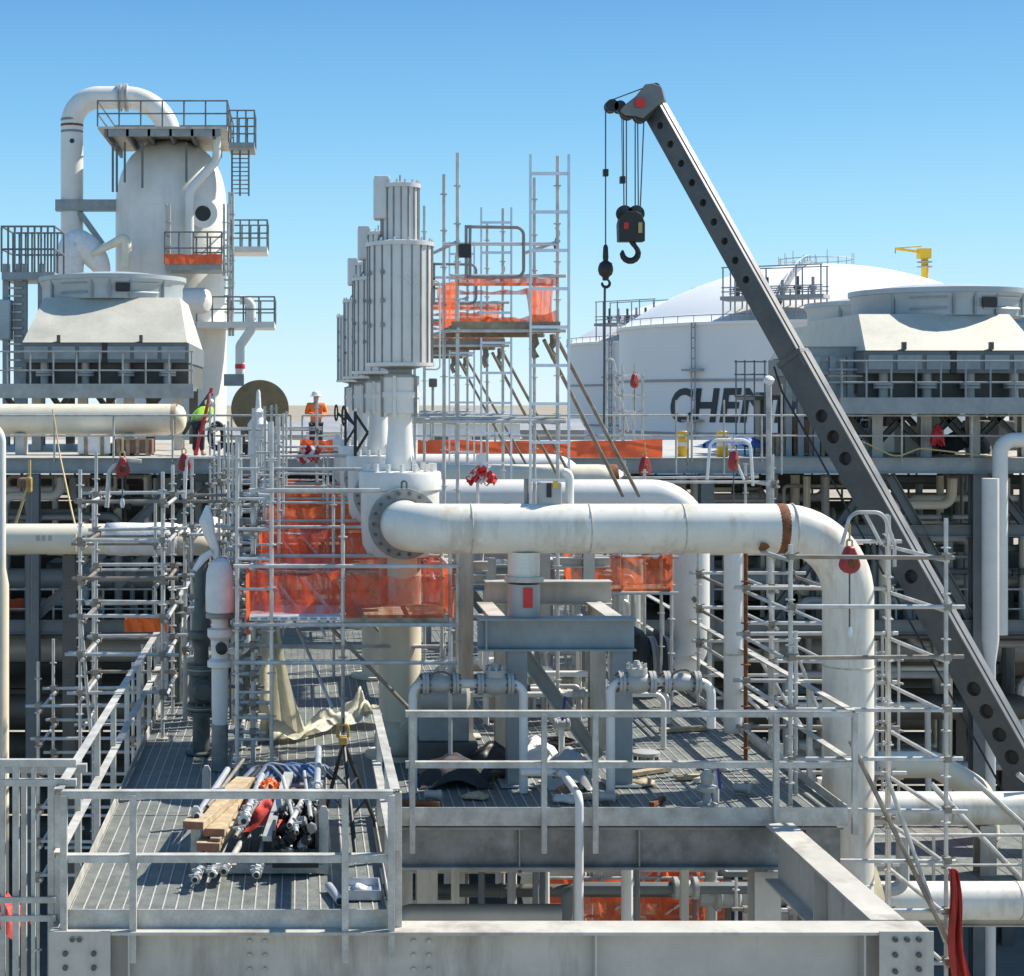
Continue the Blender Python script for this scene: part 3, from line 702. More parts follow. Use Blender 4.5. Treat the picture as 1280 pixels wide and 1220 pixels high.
# tall scaffold round the dropping pipe
zl = [Zp(py, 18.35) for py in (695, 758, 821, 885, 948, 1011, 1074, 1137, 1200)]
t = scaffold('tall tube scaffold wrapped round the big pipe where it drops', (5.33, 7.03), (18.35, 20.2), .13, 14.5, [z for z in zl], skip=((0, 0), (0, 1)), depth=False, base=onpad)
pole(t, 'upright', (5.33, 18.35, DZ + .013), (5.33, 18.35, 14.42)); pole(t, 'upright', (5.33, 20.2, DZ + .013), (5.33, 20.2, 14.5), .026, 'rust')
pole(t, 'upright', (7.0, 20.05, .13), (7.0, 20.05, 14.62)); pole(t, 'upright', (5.55, 18.9, DZ + .013), (5.55, 18.9, 13.4))
for z in zl:
    tube(t, 'transom', (7.03, 18.3, z - .05), (7.03, 20.3, z - .05))
    if z > DZ: tube(t, 'transom', (5.33, 18.3, z - .05), (5.33, 20.3, z - .05))
tube(t, 'brace', (6.35, 18.3, 11.95), (7.0, 18.3, 10.1)); tube(t, 'brace', (5.95, 18.25, 12.3), (7.15, 18.25, 9.85), .026, 'scaff_old')
MB().sweep(fillet([(6.15, 19.15, 14.35), (6.25, 19.15, 14.72), (6.62, 19.15, 14.72), (6.75, 19.15, 14.35), (6.75, 19.15, 14.1)], .14), .022, 8).build('davit_frame', 'scaff', t)
tube(t, 'davit_brace', (6.42, 19.15, 14.7), (6.6, 19.15, 14.35), .02)
# lattice behind it
t = scaffold('tube scaffold behind the rusty pole at the edge of the valve deck', (5.75, 6.3, 7.1), (22.6, 24.4), DZ, 14.3, [12.0, 12.5, 13.0, 13.5, 14.0], base=onpad)
for k in range(3): tube(t, 'brace', (5.75 + .4 * k, 22.5, 12.2 + .3 * k), (6.4 + .3 * k, 22.5, 11.6), .024)
t = scaffold('small tube scaffold standing behind the white pipe elbows', (5.6, 7.7), (27.5, 29.2), DZ, 15.0, [13.5, 14.1, 14.65], base=onpad)
MB().sweep(fillet([(6.6, 27.4, 14.7), (6.65, 27.4, 15.35), (7.3, 27.4, 15.35), (7.35, 27.4, 14.6)], .15), .026, 8).build('davit_frame', 'wrap', t)
tube(t, 'davit_brace', (6.95, 27.4, 15.3), (7.2, 27.4, 14.7), .022, 'wrap')

# scaffolds on the walkway side
zl = [Zp(py, 22) for py in (578, 626, 674, 722, 770, 817, 865)]
t = scaffold('outer scaffold bay rising past the walkway handrail, red reel hung in front', (-2.91, -1.83), (22.0, 23.7), .13, 15.15, zl[1:], base=onpad)
tube(t, 'brace', (-2.91, 21.95, 13.3), (-2.75, 21.95, 11.5), .024)
MB().sweep(fillet([(-2.55, 21.9, 14.6), (-2.52, 21.9, 15.1), (-2.28, 21.9, 15.22), (-2.1, 21.9, 15.2)], .15), .03, 8).build('davit_arm', 'galv', t)
net(t, 'low_net', (-2.5, 23.6, 0), (-1.9, 23.6, 0), Zp(790, 23.6), Zp(770, 23.6), 'orange')
t = scaffold('inner scaffold bay behind the white wrapped pipe on the walkway', (-1.75, -1.1), (25.0, 26.6), DZ, 15.1, [12.3, 12.9, 13.4, 14.0, 14.5], base=onpad)
MB().sweep(fillet([(-1.75, 24.95, 14.5), (-1.72, 24.95, 15.15), (-1.3, 24.95, 15.15)], .08), .022, 8).build('davit_arm', 'wrap', t)
t = scaffold('ladder scaffold against the netted platform beside the green valve', (-.79, -.60), (20.3, 21.4), DZ, 15.35, [12.0, 12.35, 12.7, 13.05, 13.4, 13.75, 14.1, 14.45, 14.8], base=onpad)
t = scaffold('dense scaffold bay between the walkway and the second netted platform', (-1.35, -.72), (27.2, 28.8), DZ, 15.3, [12.2, 12.7, 13.2, 13.7, 14.2, 14.7], base=onpad, jit=.2)
t = scaffold('scaffold bay in front of the third netted platform on the walkway', (-1.5, -.55), (32.4, 34.0), DZ, 15.3, [12.6, 13.1, 13.6, 14.1, 14.6], base=onpad, jit=.2)
t = scaffold('open scaffold bay on the far walkway below the orange worker', (-.7, .9), (36.5, 38.6), DZ, 15.2, [13.0, 13.5, 14.0, 14.4, 14.8], base=onpad, jit=.2)
t = scaffold('far scaffold guard in front of the round brown disc', (-2.2, .35), (40.0, 42.0), DZ, 15.9, [13.4, 14.0, 14.6, 15.3], base=onpad, jit=.1)
t = scaffold('outer scaffold bay beyond the walkway handrail, before the cream pipe', (-3.7, -2.45), (28.0, 29.7), .13, 14.2, [10.6, 11.2, 11.8, 12.4, 13.0, 13.6], base=onpad)
t = scaffold('low scaffold in the dark below the walkway handrail', (-3.9, -2.5), (24.8, 26.3), .13, 12.1, [9.0, 9.5, 10.0, 10.5, 11.0, 11.5], base=lambda x, y: .13)

# ================================================================== VALVES AND WRAPPED PIPES ON THE WALKWAY
x, y = -1.27, 21.1
t = thing('relief_valve', 'tall dark green flanged valve standing on the walkway', 'valve', (x, y, DZ))
MB().lathe([(.2, DZ + .013), (.2, DZ + .04), (.11, DZ + .05), (.11, Zp(895, y)), (.18, Zp(894, y)), (.18, Zp(888, y)), (.17, Zp(887.5, y)), (.18, Zp(887, y)), (.18, Zp(880, y)), (.12, Zp(878, y)), (.15, Zp(870, y)), (.17, Zp(860, y)), (.15, Zp(848, y)), (.12, Zp(842, y))], (x, y, 0), n=24).build('lower_body', 'green', t)
b = MB().lathe([(.18, Zp(842, y)), (.18, Zp(837, y)), (.17, Zp(836.5, y)), (.18, Zp(836, y)), (.18, Zp(830, y)), (.1, Zp(829, y)), (.09, Zp(810, y)), (.13, Zp(800, y)), (.16, Zp(797, y)), (.16, Zp(789, y)), (.12, Zp(787, y)), (.11, Zp(765, y)), (.09, Zp(760, y)), (.085, Zp(700, y)), (.05, Zp(697, y))], (x, y, 0), n=24).build('bonnet', 'green', t)
MB().lathe([(.14, 0), (.14, .08), (.10, .12), (.10, .2)], (x + .02, y - .1, Zp(860, y)), (.1, -1, 0), 20).build('side_nozzle', 'green', t)
for py in (884, 836): MB().lathe([(.185, -.006), (.185, .006)], (x, y, Zp(py, y)), n=24).build('bright_gasket', 'pipe_grey', t); MB().bolts((x, y, Zp(py, y) - .07), (0, 0, 1), .155, 10, .014, .14).build('flange_bolts', 'beam_dark', t, kind='stuff')
x, y = -.99, 20.15
t = thing('wrapped_valve', 'white plastic wrapped valve head on a white pipe beside the green valve', 'valve', (x, y, DZ))
MB().lathe([(.13, Zp(768, y)), (.17, Zp(764, y)), (.175, Zp(740, y)), (.16, Zp(715, y)), (.12, Zp(702, y)), (.06, Zp(698, y))], (x, y, 0), n=16, jit=.02).build('plastic_hood', 'wrap', t)
MB().lathe([(.09, Zp(905, y)), (.1, Zp(880, y)), (.1, Zp(835, y)), (.15, Zp(833, y)), (.15, Zp(826, y)), (.1, Zp(822, y)), (.11, Zp(800, y)), (.15, Zp(795, y)), (.15, Zp(786, y)), (.1, Zp(784, y)), (.1, Zp(767, y))], (x, y, 0), n=20).build('pipe', 'white', t)
MB().lathe([(.17, Zp(772, y)), (.17, Zp(766, y))], (x, y, 0), n=20).build('collar', 'motor_dark', t)
MB().lathe([(.1, DZ + .013), (.1, Zp(905, y))], (x, y, 0), n=16).build('lower_pipe', 'motor_dark', t)
MB().lathe([(.07, 0), (.07, .12), (.03, .14)], (x + .02, y - .1, Zp(808, y)), (.1, -1, 0), 14).build('gauge', 'black', t)
MB().sweep([(x - .05, y, Zp(698, y)), (x - .06, y, Zp(685, y)), (x - .12, y - .05, Zp(668, y)), (x - .16, y - .05, Zp(650, y)), (x - .15, y, Zp(632, y))], [.03, .05, .07, .09, .02], 8).build('torn_plastic', 'wrap', t)
MB().sweep([(x - .10, y - .05, Zp(690, y)), (x - .2, y - .08, Zp(697, y)), (x - .3, y - .1, Zp(712, y))], [.04, .05, .03], 6).build('torn_plastic', 'wrap', t)
# small clutter of valves on the rail side
for k, (px, py, y, lab) in enumerate(((222, 745, 24.5, 'hand wheel valve standing by the walkway handrail'), (300, 800, 24.0, 'flanged pipe stub behind the ladder scaffold'))):
    x = X(px, y); z = Zp(py, y); t = thing('hand_valve', lab, 'valve', (x, y, DZ))
    MB().lathe([(.12, DZ + .013), (.12, DZ + .04), (.06, DZ + .05), (.06, z - .3), (.12, z - .3), (.12, z - .24), (.08, z - .22), (.1, z - .1), (.06, z - .02), (.02, z), (.02, z + .12)], (x, y, 0), n=18).build('body', 'green' if k == 0 else 'pipe_grey', t)
    MB().sweep([(x + .14 * math.cos(R(a)), y + .14 * math.sin(R(a)), z + .12) for a in range(0, 361, 24)], .014, 6).build('hand_wheel', 'galv', t)
x, y = X(323, 40.8), 40.8
t = thing('wrapped_valve', 'tall white shrink-wrapped valve in front of the round brown disc', 'valve', (x, y, DZ))
MB().lathe([(.2, DZ + .013), (.2, Zp(575, y)), (.26, Zp(568, y)), (.24, Zp(540, y)), (.26, Zp(530, y)), (.15, Zp(522, y)), (.17, Zp(515, y)), (.07, Zp(510, y)), (.05, Zp(490, y)), (.02, Zp(487, y))], (x, y, 0), n=14, jit=.06).build('plastic_wrap', 'wrap', t)
# cream protective sheeting
t = thing('plastic_sheet', 'cream plastic sheet hanging from the netted scaffold and trailing across the deck', 'sheet', (-.3, 22.2, DZ))
def drape(u, v):
    zt = Zp(772, 21.6); z = zt + (DZ + .03 - zt) * v
    xx = -.42 + (.10 + .42 * v ** 1.6) * u + .02 * math.sin(u * 20 + v * 3); yy = 21.6 + .35 * v + .05 * math.sin(u * 14 + v * 6)
    return (xx, yy, z)
MB().grid(drape, 16, 20).build('hanging_sheet', 'sheet', t, ang=180)
spine = [Vector(p) for p in ((-.45, 21.8, .02), (-.05, 22.0, .03), (.35, 22.5, .04), (.62, 22.9, .06), (.8, 23.1, .2), (.98, 23.05, .14), (1.12, 22.8, .06), (1.3, 22.6, .03))]
def trail(u, v):
    f = u * 6.999; i_ = int(f); p = spine[i_].lerp(spine[i_ + 1], f - i_); d = (spine[i_ + 1] - spine[i_]); n_ = Vector((-d.y, d.x, 0)).normalized()
    w_ = (v - .5) * (.34 + .1 * math.sin(u * 19)); hgt = .12 * (1 - abs(v - .5) * 1.9) * (1 + .8 * math.sin(u * 23 + v * 3)) + .05 * math.sin(u * 47 + v * 13) + .04 * math.sin(v * 19 + u * 9)
    return p + n_ * w_ + Vector((0, 0, DZ + .03 + max(0, hgt)))
MB().grid(trail, 70, 16).build('trailing_sheet', 'sheet', t, ang=180)
MB().lathe([(.3, 0), (.34, .12), (.29, .3), (.275, .42)], (1.22, 21.0, DZ + .055), n=14, jit=.05).build('bunched_sheet', 'sheet', t, ang=180)
# post wrapped
MB().lathe([(.12, DZ + .013), (.14, DZ + .5), (.12, DZ + 1.0), (.13, 13.35)], (-.55, 21.9, 0), n=12, jit=.05).solo('wrapped_post', 'sheet', 'cream wrapped post beside the hanging plastic sheet', 'post', ang=180)

# ================================================================== PILE ON THE NEAR PLATFORM
t = thing('stillage', 'low steel stillage with four stub posts holding the timber and tubes', 'stillage', (-.4, 16.5, DZ))
for x, yy in ((-1.0, 17.5), (.2, 17.5), (-1.0, 15.75), (.2, 15.75)):
    MB().prism([(-.045, 0), (.045, 0), (.045, .58), (.02, .63), (-.02, .63), (-.045, .58)], (x, yy - .02, DZ + .013), (1, 0, 0), (0, 0, 1), (0, .04, 0)).build('post', 'galv', t, smooth=False)
for yy in (17.5, 15.75): bar(t, 'sill', (-1.0, yy, DZ + .06), (.2, yy, DZ + .06), .06, .08, 'galv')
for x in (-1.0, .2): bar(t, 'side_sill', (x, 15.75, DZ + .06), (x, 17.5, DZ + .06), .06, .07, 'galv')
def plank(label, c, yaw, L, wd, th, pitch=0):
    c = Vector(c); d = Vector((math.sin(R(yaw)), math.cos(R(yaw)), math.sin(R(pitch)))).normalized(); r = d.cross(Vector((0, 0, 1))).normalized(); u = r.cross(d)
    o = MB().obox(c, r, u, -d, wd / 2, th / 2, L / 2).solo('timber_board', 'timber', label, 'timber', 'timber boards in the stillage', smooth=False, bevel=.004)
    e = MB().obox(c - d * (L / 2 + .002), r, u, -d, wd / 2 - .004, th / 2 - .004, .002); BASE[o.name] = Vector(o.location); e.build('end_grain', 'timber_end', o, smooth=False)
plank('pale timber board on top of the stack in the stillage', (-.80, 16.5, DZ + .505), 13, 1.9, .2, .075)
plank('pale timber board under the top board in the stillage', (-.72, 16.62, DZ + .42), 6, 1.95, .2, .075)
plank('narrow timber batten leaning beside the stacked boards', (-.55, 16.5, DZ + .40), 16, 1.9, .1, .07, 3)
plank('dark short timber lying low in the stillage', (-.8, 16.4, DZ + .31), 5, 1.7, .22, .08)
def stube(label, p, q, r=.026, clamps=(), m='scaff'):
    p = Vector(p); q = Vector(q); t = thing('scaffold_tube', label, 'scaffold tube', (p + q) / 2, 'loose scaffold tubes')
    b = MB().tube(p, q, r, 12).build('tube', m, t)
    d = (q - p).normalized(); MB().tube(p - d * .003, p - d * .001, r * .8, 12).build('end_shade', 'black', t)  # black disc on the closed end stands for the shade inside
    for f in clamps:
        c = p + (q - p) * f; k = MB().lathe([(r * 1.3, -.035), (r * 1.55, -.03), (r * 1.6, -.01), (r * 1.2, .0), (r * 1.6, .01), (r * 1.5, .035)], c, d, 7, .15).bar(c - Vector((.06, 0, -.02)), c + Vector((.06, 0, .04)), .02, .02).build('coupler', 'scaff', t)
    return t
stube('silver tube lying on the pale timber boards', (-.99, 15.7, DZ + .56), (-.78, 17.5, DZ + .60), .032, m='alu')
stube('silver tube with couplers between the timber and the red tarp', (-.55, 15.75, DZ + .5), (-.42, 17.4, DZ + .56), .034, (.02, .12, .26, .5), 'alu')
stube('tube with a cross handle lying over the black crate', (.14, 16.3, DZ + .6), (.17, 17.7, DZ + .78), .034, (.1, .22), 'alu')
stube('tube end jutting lowest out of the stillage, farthest from the crate', (-.97, 15.15, DZ + .12), (-.8, 16.9, DZ + .2), .03, (.03, .12), 'alu')
stube('tube end with a coupler cluster below the timber boards', (-.82, 15.25, DZ + .14), (-.7, 16.9, DZ + .2), .03, (.03, .06, .1), 'scaff')
stube('tube end beside the coupler cluster below the timber boards', (-.72, 15.35, DZ + .14), (-.5, 16.9, DZ + .2), .03, (.03, .1), 'scaff')
stube('tube end jutting below the red tarp', (-.42, 15.3, DZ + .12), (-.35, 16.8, DZ + .2), .03, (.05, .12), 'scaff')
stube('short loose tube lying on the deck outside the stillage', (.33, 14.75, DZ + .05), (.24, 15.2, DZ + .05), .04, (), 'alu')
# black crate of couplers
t = thing('black_crate', 'open black crate of scaffold couplers in the stillage', 'crate', (0, 16.2, DZ + .1))
MB().box(-.28, .15, 15.62, 17.0, DZ + .1, DZ + .14).build('floor', 'black', t, smooth=False)
for b in ((-.28, .15, 15.62, 15.65, .14, .27), (-.28, .15, 16.97, 17.0, .14, .44), (-.28, -.25, 15.65, 16.97, .14, .44), (.12, .15, 15.65, 16.97, .14, .44)):
    MB().box(b[0], b[1], b[2], b[3], DZ + b[4], DZ + b[5]).build('side', 'black', t, smooth=False)
for k in range(80):
    c = Vector((random.uniform(-.24, .12), random.uniform(15.6, 16.95), DZ + random.uniform(.18, .52)))
    ax = Vector((random.uniform(-1, 1), random.uniform(-1, 1), random.uniform(-1, 1)))
    MB().lathe([(.035, -.03), (.05, -.02), (.05, .02), (.035, .03)], c, ax, 7, .2).bar(c, c + ax.normalized() * .08, .02, .02).build('coupler', ('black', 'rubber', 'motor_dark', 'alu')[k % 4 if k % 7 == 0 else k % 3], t, smooth=False)
bar(t, 'steel_channel', (-.33, 15.7, DZ + .35), (-.14, 17.2, DZ + .62), .09, .05, 'scaff')
def tarp(label, c, sx, sy, h, m, name='tarp'):
    def fn(u, v):
        a = (u - .5) * 2; b = (v - .5) * 2; k = max(0, 1 - (a * a + b * b) * .7)
        return (c[0] + a * sx + .03 * math.sin(v * 17), c[1] + b * sy + .03 * math.sin(u * 15), c[2] + h * k + .035 * math.sin(u * 13 + v * 7) * math.sin(v * 19))
    o = MB().grid(fn, 18, 18).solo(name, m, label, 'tarp' if name == 'tarp' else 'sack', ang=180); return o
tarp('bright red crumpled tarp stuffed in the stillage', (-.36, 16.7, DZ + .28), .22, .5, .26, 'red_tarp')
for k, (p_, q_, lab) in enumerate((((-.12, 15.6, .5), (.1, 17.1, .58), 'bent silver tube lying slantwise over the black crate'), ((-.05, 15.5, .46), (-.2, 16.9, .66), 'thin silver tube crossing the black crate towards the red tarp'), ((.08, 15.8, .52), (.02, 17.3, .62), 'thin dull tube lengthwise on the black crate'), ((-.62, 15.5, .42), (-.3, 17.1, .6), 'dull tube slanting across the red tarp'), ((-.9, 15.9, .6), (-.62, 17.6, .68), 'dull thin tube resting on the timber boards'))):
    stube(lab, (p_[0], p_[1], DZ + p_[2]), (q_[0], q_[1], DZ + q_[2]), .02 if k else .027, (.1, .55) if k % 2 else (.3,), 'scaff' if k < 3 else 'scaff_old')
tarp('bright orange bag crumpled on the red tarp', (-.33, 16.95, DZ + .5), .11, .22, .1, 'orange', 'sack')
t = thing('strap_bundle', 'blue lifting straps heaped at the far end of the stillage', 'straps', (-.35, 17.6, DZ + .45))
for k in range(9):
    x0 = -.62 + .07 * k
    MB().sweep(fillet([(x0, 17.5, DZ + .5), (x0 + .12, 17.7, DZ + .58 + .02 * (k % 3)), (x0 + .3, 17.65, DZ + .6), (x0 + .42, 17.45, DZ + .52)], .08), .024, 6).build('strap', ('blue_old', 'rubber', 'blue')[k % 3 if k % 2 else 0], t)
MB().box(-.68, .12, 17.35, 17.62, DZ + .38, DZ + .48).build('bundle_core', 'motor_dark', t, smooth=False, bevel=.02)
# pipe vice tripod
t = thing('pipe_vice', 'black tripod pipe vice with a yellow head by the short handrail', 'tripod', (.45, 17.1, DZ))
h = Vector((.42, 17.2, DZ + .95))
for q in ((.22, 17.75, DZ + .013), (.78, 17.35, DZ + .013), (.52, 16.3, DZ + .013)): tube(t, 'leg', q, h, .022, 'black')
for f in (.35, .6):
    a = Vector((.22, 17.75, DZ)).lerp(h, f); b = Vector((.78, 17.35, DZ)).lerp(h, f); c = Vector((.52, 16.3, DZ)).lerp(h, f); tube(t, 'spreader', a, c, .012, 'black'); tube(t, 'spreader', b, c, .012, 'black')
MB().box(.37, .46, 17.12, 17.26, DZ + .93, DZ + 1.01).build('vice_base', 'yellow_old', t, smooth=False, bevel=.015)
MB().sweep(fillet([(.36, 17.18, DZ + 1.0), (.365, 17.18, DZ + 1.13), (.465, 17.18, DZ + 1.13), (.47, 17.18, DZ + 1.0)], .03), .016, 8).build('vice_yoke', 'yellow_old', t)
MB().tube((.42, 17.18, DZ + 1.05), (.42, 17.18, DZ + 1.2), .012, 8).build('screw', 'black', t)
# tray
t = thing('parts_tray', 'shallow metal tray with rags on the deck corner inside the handrail', 'tray', (.55, 15.1, DZ))
MB().box(.38, .7, 14.9, 15.3, DZ + .013, DZ + .03).build('base', 'alu', t, smooth=False)
for b in ((.38, .7, 14.9, 14.912), (.38, .7, 15.288, 15.3), (.38, .392, 14.912, 15.288), (.688, .7, 14.912, 15.288)): MB().box(*b, DZ + .03, DZ + .1).build('rim', 'alu', t, smooth=False)
MB().lathe([(.02, -.03), (.1, 0), (.02, .05)], (.5, 15.05, DZ + .07), (0, 0, 1), 9, .3).build('rag', 'wrap', t, ang=180)
# loose things on the valve deck
for k, (px, py, y, yaw, L, lab) in enumerate(((582, 950, 19.6, -25, .55, 'sawn timber offcut leaning by the support leg'), (605, 945, 19.9, 4, .5, 'upright looking timber offcut beside the support leg'),
        (800, 970, 19.0, 60, .9, 'long timber offcut lying by the valve deck support leg'), (870, 975, 18.9, 80, .5, 'short timber offcut lying before the drain valve'), (855, 915, 20.6, 75, .7, 'flat timber offcut beneath the valve line'), (745, 1000, 18.4, 85, .5, 'thin timber offcut by the deck edge'))):
    yy = (CAMZ - DZ) * FPX / (py - VY); x = X(px, yy); d = Vector((math.sin(R(yaw)), math.cos(R(yaw)), 0)); r = d.cross(Vector((0, 0, 1)))
    MB().obox((x, yy, DZ + .04), r, (0, 0, 1), -d, .05, .025, L / 2).solo('timber_offcut', 'timber', lab, 'timber', 'timber offcuts on the valve deck', smooth=False, bevel=.003)
tarp('dark tarp bundle on the valve deck behind the front handrail', (1.75, 19.5, DZ + .02), .42, .35, .3, 'rubber')
tarp('grey sack lying between the two support legs', (3.05, 19.3, DZ + .02), .28, .25, .42, 'pipe_grey', 'sack')
tarp('pale grey sack slumped beside the support leg', (2.78, 20.1, DZ + .02), .3, .3, .38, 'wrap', 'sack')
tarp('black sack heaped behind the support leg', (2.25, 19.9, DZ + .02), .3, .3, .36, 'black', 'sack')
t = thing('equipment_skid', 'low grey pump skid behind the valve line', 'skid', (1.6, 20.3, DZ))
MB().box(1.3, 2.1, 20.1, 20.7, DZ + .02, DZ + .35).build('base', 'beam_dark', t, smooth=False, bevel=.01); MB().box(1.4, 2.0, 20.15, 20.6, DZ + .35, DZ + .75).build('casing', 'beam_blue', t, smooth=False, bevel=.02)
MB().lathe([(.16, -.3), (.18, -.28), (.18, .25), (.1, .3)], (1.7, 20.1, DZ + .9), (1, 0, 0), 18).build('motor', 'pipe_grey', t)
t = thing('hose_coil', 'coil of black hose between the support legs', 'hose', (3.2, 21.0, DZ))
for k in range(4): MB().sweep([(3.2 + (.2 + .01 * k) * math.cos(R(a)), 21.2 + (.2 + .01 * k) * math.sin(R(a)), DZ + .04 + .035 * k) for a in range(0, 361, 20)], .018, 6).build('loop', 'rubber', t)
t = thing('valve_spool', 'squat steel valve spool on the deck below the black wrapped flanges', 'valve', (4.15, 20.3, DZ))
MB().lathe([(.17, 0), (.17, .04), (.09, .05), (.09, .14), (.17, .15), (.17, .19), (.1, .2)], (4.15, 20.3, DZ + .013), n=20).build('body', 'pipe_grey', t); MB().bolts((4.15, 20.3, DZ + .03), (0, 0, 1), .14, 8, .014, .16).build('stud_bolts', 'beam_dark', t, kind='stuff')
t = thing('valve_spool', 'small upright fitting on the deck under the open drain valve', 'valve', (4.42, 18.35, DZ))
MB().lathe([(.12, 0), (.12, .03), (.05, .04), (.04, .16), (.11, .17), (.11, .22), (.06, .24), (.08, .34), (.03, .4)], (4.42, 18.35, DZ + .013), n=20).build('body', 'pipe_grey', t)

# netted platform and posts farther along the valve deck
t = thing('scaffold', 'small netted scaffold platform seen under the big pipe', 'scaffold', (4.6, 24.4, DZ))
for x in (3.93, 4.65, 5.36):
    for y in (24.4, 25.1): pole(t, 'upright', (x, y, DZ + .013), (x, y, 13.95), .024)
for z in (13.2, 13.72):
    for y in (24.36, 25.14): tube(t, 'ledger', (3.85, y, z), (5.45, y, z))
boards(t, 3.93, 5.36, 24.4, 25.1, 13.26, 'timber_old', 3)
net(t, 'front_net', (3.93, 24.32, 0), (5.36, 24.32, 0), 13.24, 13.76, 'net', 16, 4); net(t, 'side_net', (3.91, 24.4, 0), (3.91, 25.1, 0), 13.24, 13.76, 'net')
for k, (x, y, zt, w_, lab) in enumerate(((2.15, 22.2, 14.1, .2, 'grey steel post behind the first valve line'), (4.05, 23.8, 14.0, .16, 'grey steel post behind the support frame'), (3.55, 24.6, 13.9, .14, 'slim steel post far behind the support frame'), (2.62, 23.4, 13.8, .14, 'slim steel post between the pump and the support frame'), (4.55, 27.6, 14.1, .16, 'slim steel post beside the black wrapped flanges'))):
    t = thing('steel_post', lab, 'post', (x, y, DZ)); ib(t, 'shaft', (x, y, DZ + .02), (x, y, zt), w_, w_, 'beam', up=(0, 1, 0)); MB().box(x - w_, x + w_, y - w_, y + w_, DZ + .013, DZ + .03).build('base_plate', 'beam', t, smooth=False)
    ib(t, 'arm', (x - .5, y, zt - .3), (x + .3, y, zt - .3), .14, .12, 'beam')
for k, (x0, x1, y, z, lab) in enumerate(((1.9, 4.6, 21.4, 12.25, 'thin white pipe run behind the support frame legs'), (2.0, 5.0, 23.0, 12.0, 'thin white pipe run low behind the support frame'))):
    t = thing('thin_pipe', lab, 'pipe', ((x0 + x1) / 2, y, DZ)); MB().sweep(fillet([(x0, y, DZ + .02), (x0, y, z), (x1, y, z), (x1, y, DZ + .02)], .12), .035, 12).build('pipe', 'white', t)
    for f in (.3, .6): MB().lathe([(.035, -.08), (.07, -.07), (.07, -.04), (.05, 0), (.07, .04), (.07, .07), (.035, .08)], (x0 + (x1 - x0) * f, y, z), (1, 0, 0), 14).build('valve', 'pipe_grey', t)
random.seed(21)
bits = (('f', 1.45, 18.6, 'loose pipe fitting on the deck before the dark tarp'), ('f', 3.35, 18.5, 'loose pipe fitting on the deck near the long timber offcut'), ('f', 4.95, 18.9, 'loose pipe fitting on the deck beside the handrail corner'),
        ('r', 2.9, 18.6, 'white rag on the deck before the grey sack'), ('r', 3.95, 19.4, 'brown rag on the deck behind the long timber offcut'), ('r', 4.9, 20.2, 'white rag on the deck beyond the squat valve spool'), ('r', 1.95, 18.75, 'brown rag on the deck beside the first support leg'),
        ('s', 3.9, 18.45, 'rusty steel offcut by the foot of the second valve line'), ('s', 4.6, 19.5, 'bright steel offcut before the squat valve spool'), ('s', 1.3, 18.4, 'rusty steel offcut at the deck edge by the first valve line'), ('s', 4.2, 21.2, 'bright steel offcut behind the squat valve spool'))
for k, (kd, x, y, lab) in enumerate(bits):
    ax_ = Vector((random.uniform(-1, 1), random.uniform(-.6, .6), 0)); zz = DZ + .04
    if kd == 'f': MB().lathe([(.04, -.1), (.065, -.08), (.05, -.02), (.05, .05), (.065, .08), (.04, .1)], (x, y, DZ + .08), ax_, 10).solo('pipe_fitting', 'pipe_grey', lab, 'fitting', 'loose pipe fittings')
    elif kd == 'r': MB().lathe([(.02, 0), (.16, .01), (.12, .04), (.02, .07)], (x, y, DZ + .013), (0, 0, 1), 10, .35).solo('rag', 'wrap' if lab[0] == 'w' else 'timber', lab, 'rag', 'rags on the valve deck', ang=180)
    else: MB().bar((x - ax_.x * .25, y - ax_.y * .25, zz), (x + ax_.x * .25, y + ax_.y * .25, zz), .06, .05).solo('steel_offcut', 'rust' if lab[0] == 'r' else 'scaff', lab, 'offcut', 'steel offcuts on the valve deck', smooth=False)

for k, (x, y, lab) in enumerate(((.84, 26.72, 'black triangular bracket standing on the bowl of the second pump'), (.84, 32.75, 'black triangular bracket standing on the bowl of the third pump'))):
    t = thing('black_bracket', lab, 'bracket', (x, y, 15.11))
    bar(t, 'upright', (x, y, 15.11), (x, y, 15.82), .05, .05, 'black', up=(0, 1, 0))
    bar(t, 'strut', (x, y, 15.78), (x + .2, y, 15.48), .045, .045, 'black', up=(0, 1, 0)); bar(t, 'strut', (x + .2, y, 15.48), (x, y, 15.16), .045, .045, 'black', up=(0, 1, 0)); bar(t, 'strut', (x, y, 15.6), (x - .16, y, 15.75), .045, .045, 'black', up=(0, 1, 0))
    MB().sweep([(x - .18 + .03 * math.cos(R(a)), y + .13 * math.cos(R(a)), 15.75 + .15 * math.sin(R(a))) for a in range(0, 361, 24)], .018, 6).build('hand_wheel', 'black', t)
tarp('red tarp bundled behind the barred gate', (-2.95, 16.6, 10.75), .22, .3, .35, 'red_tarp')

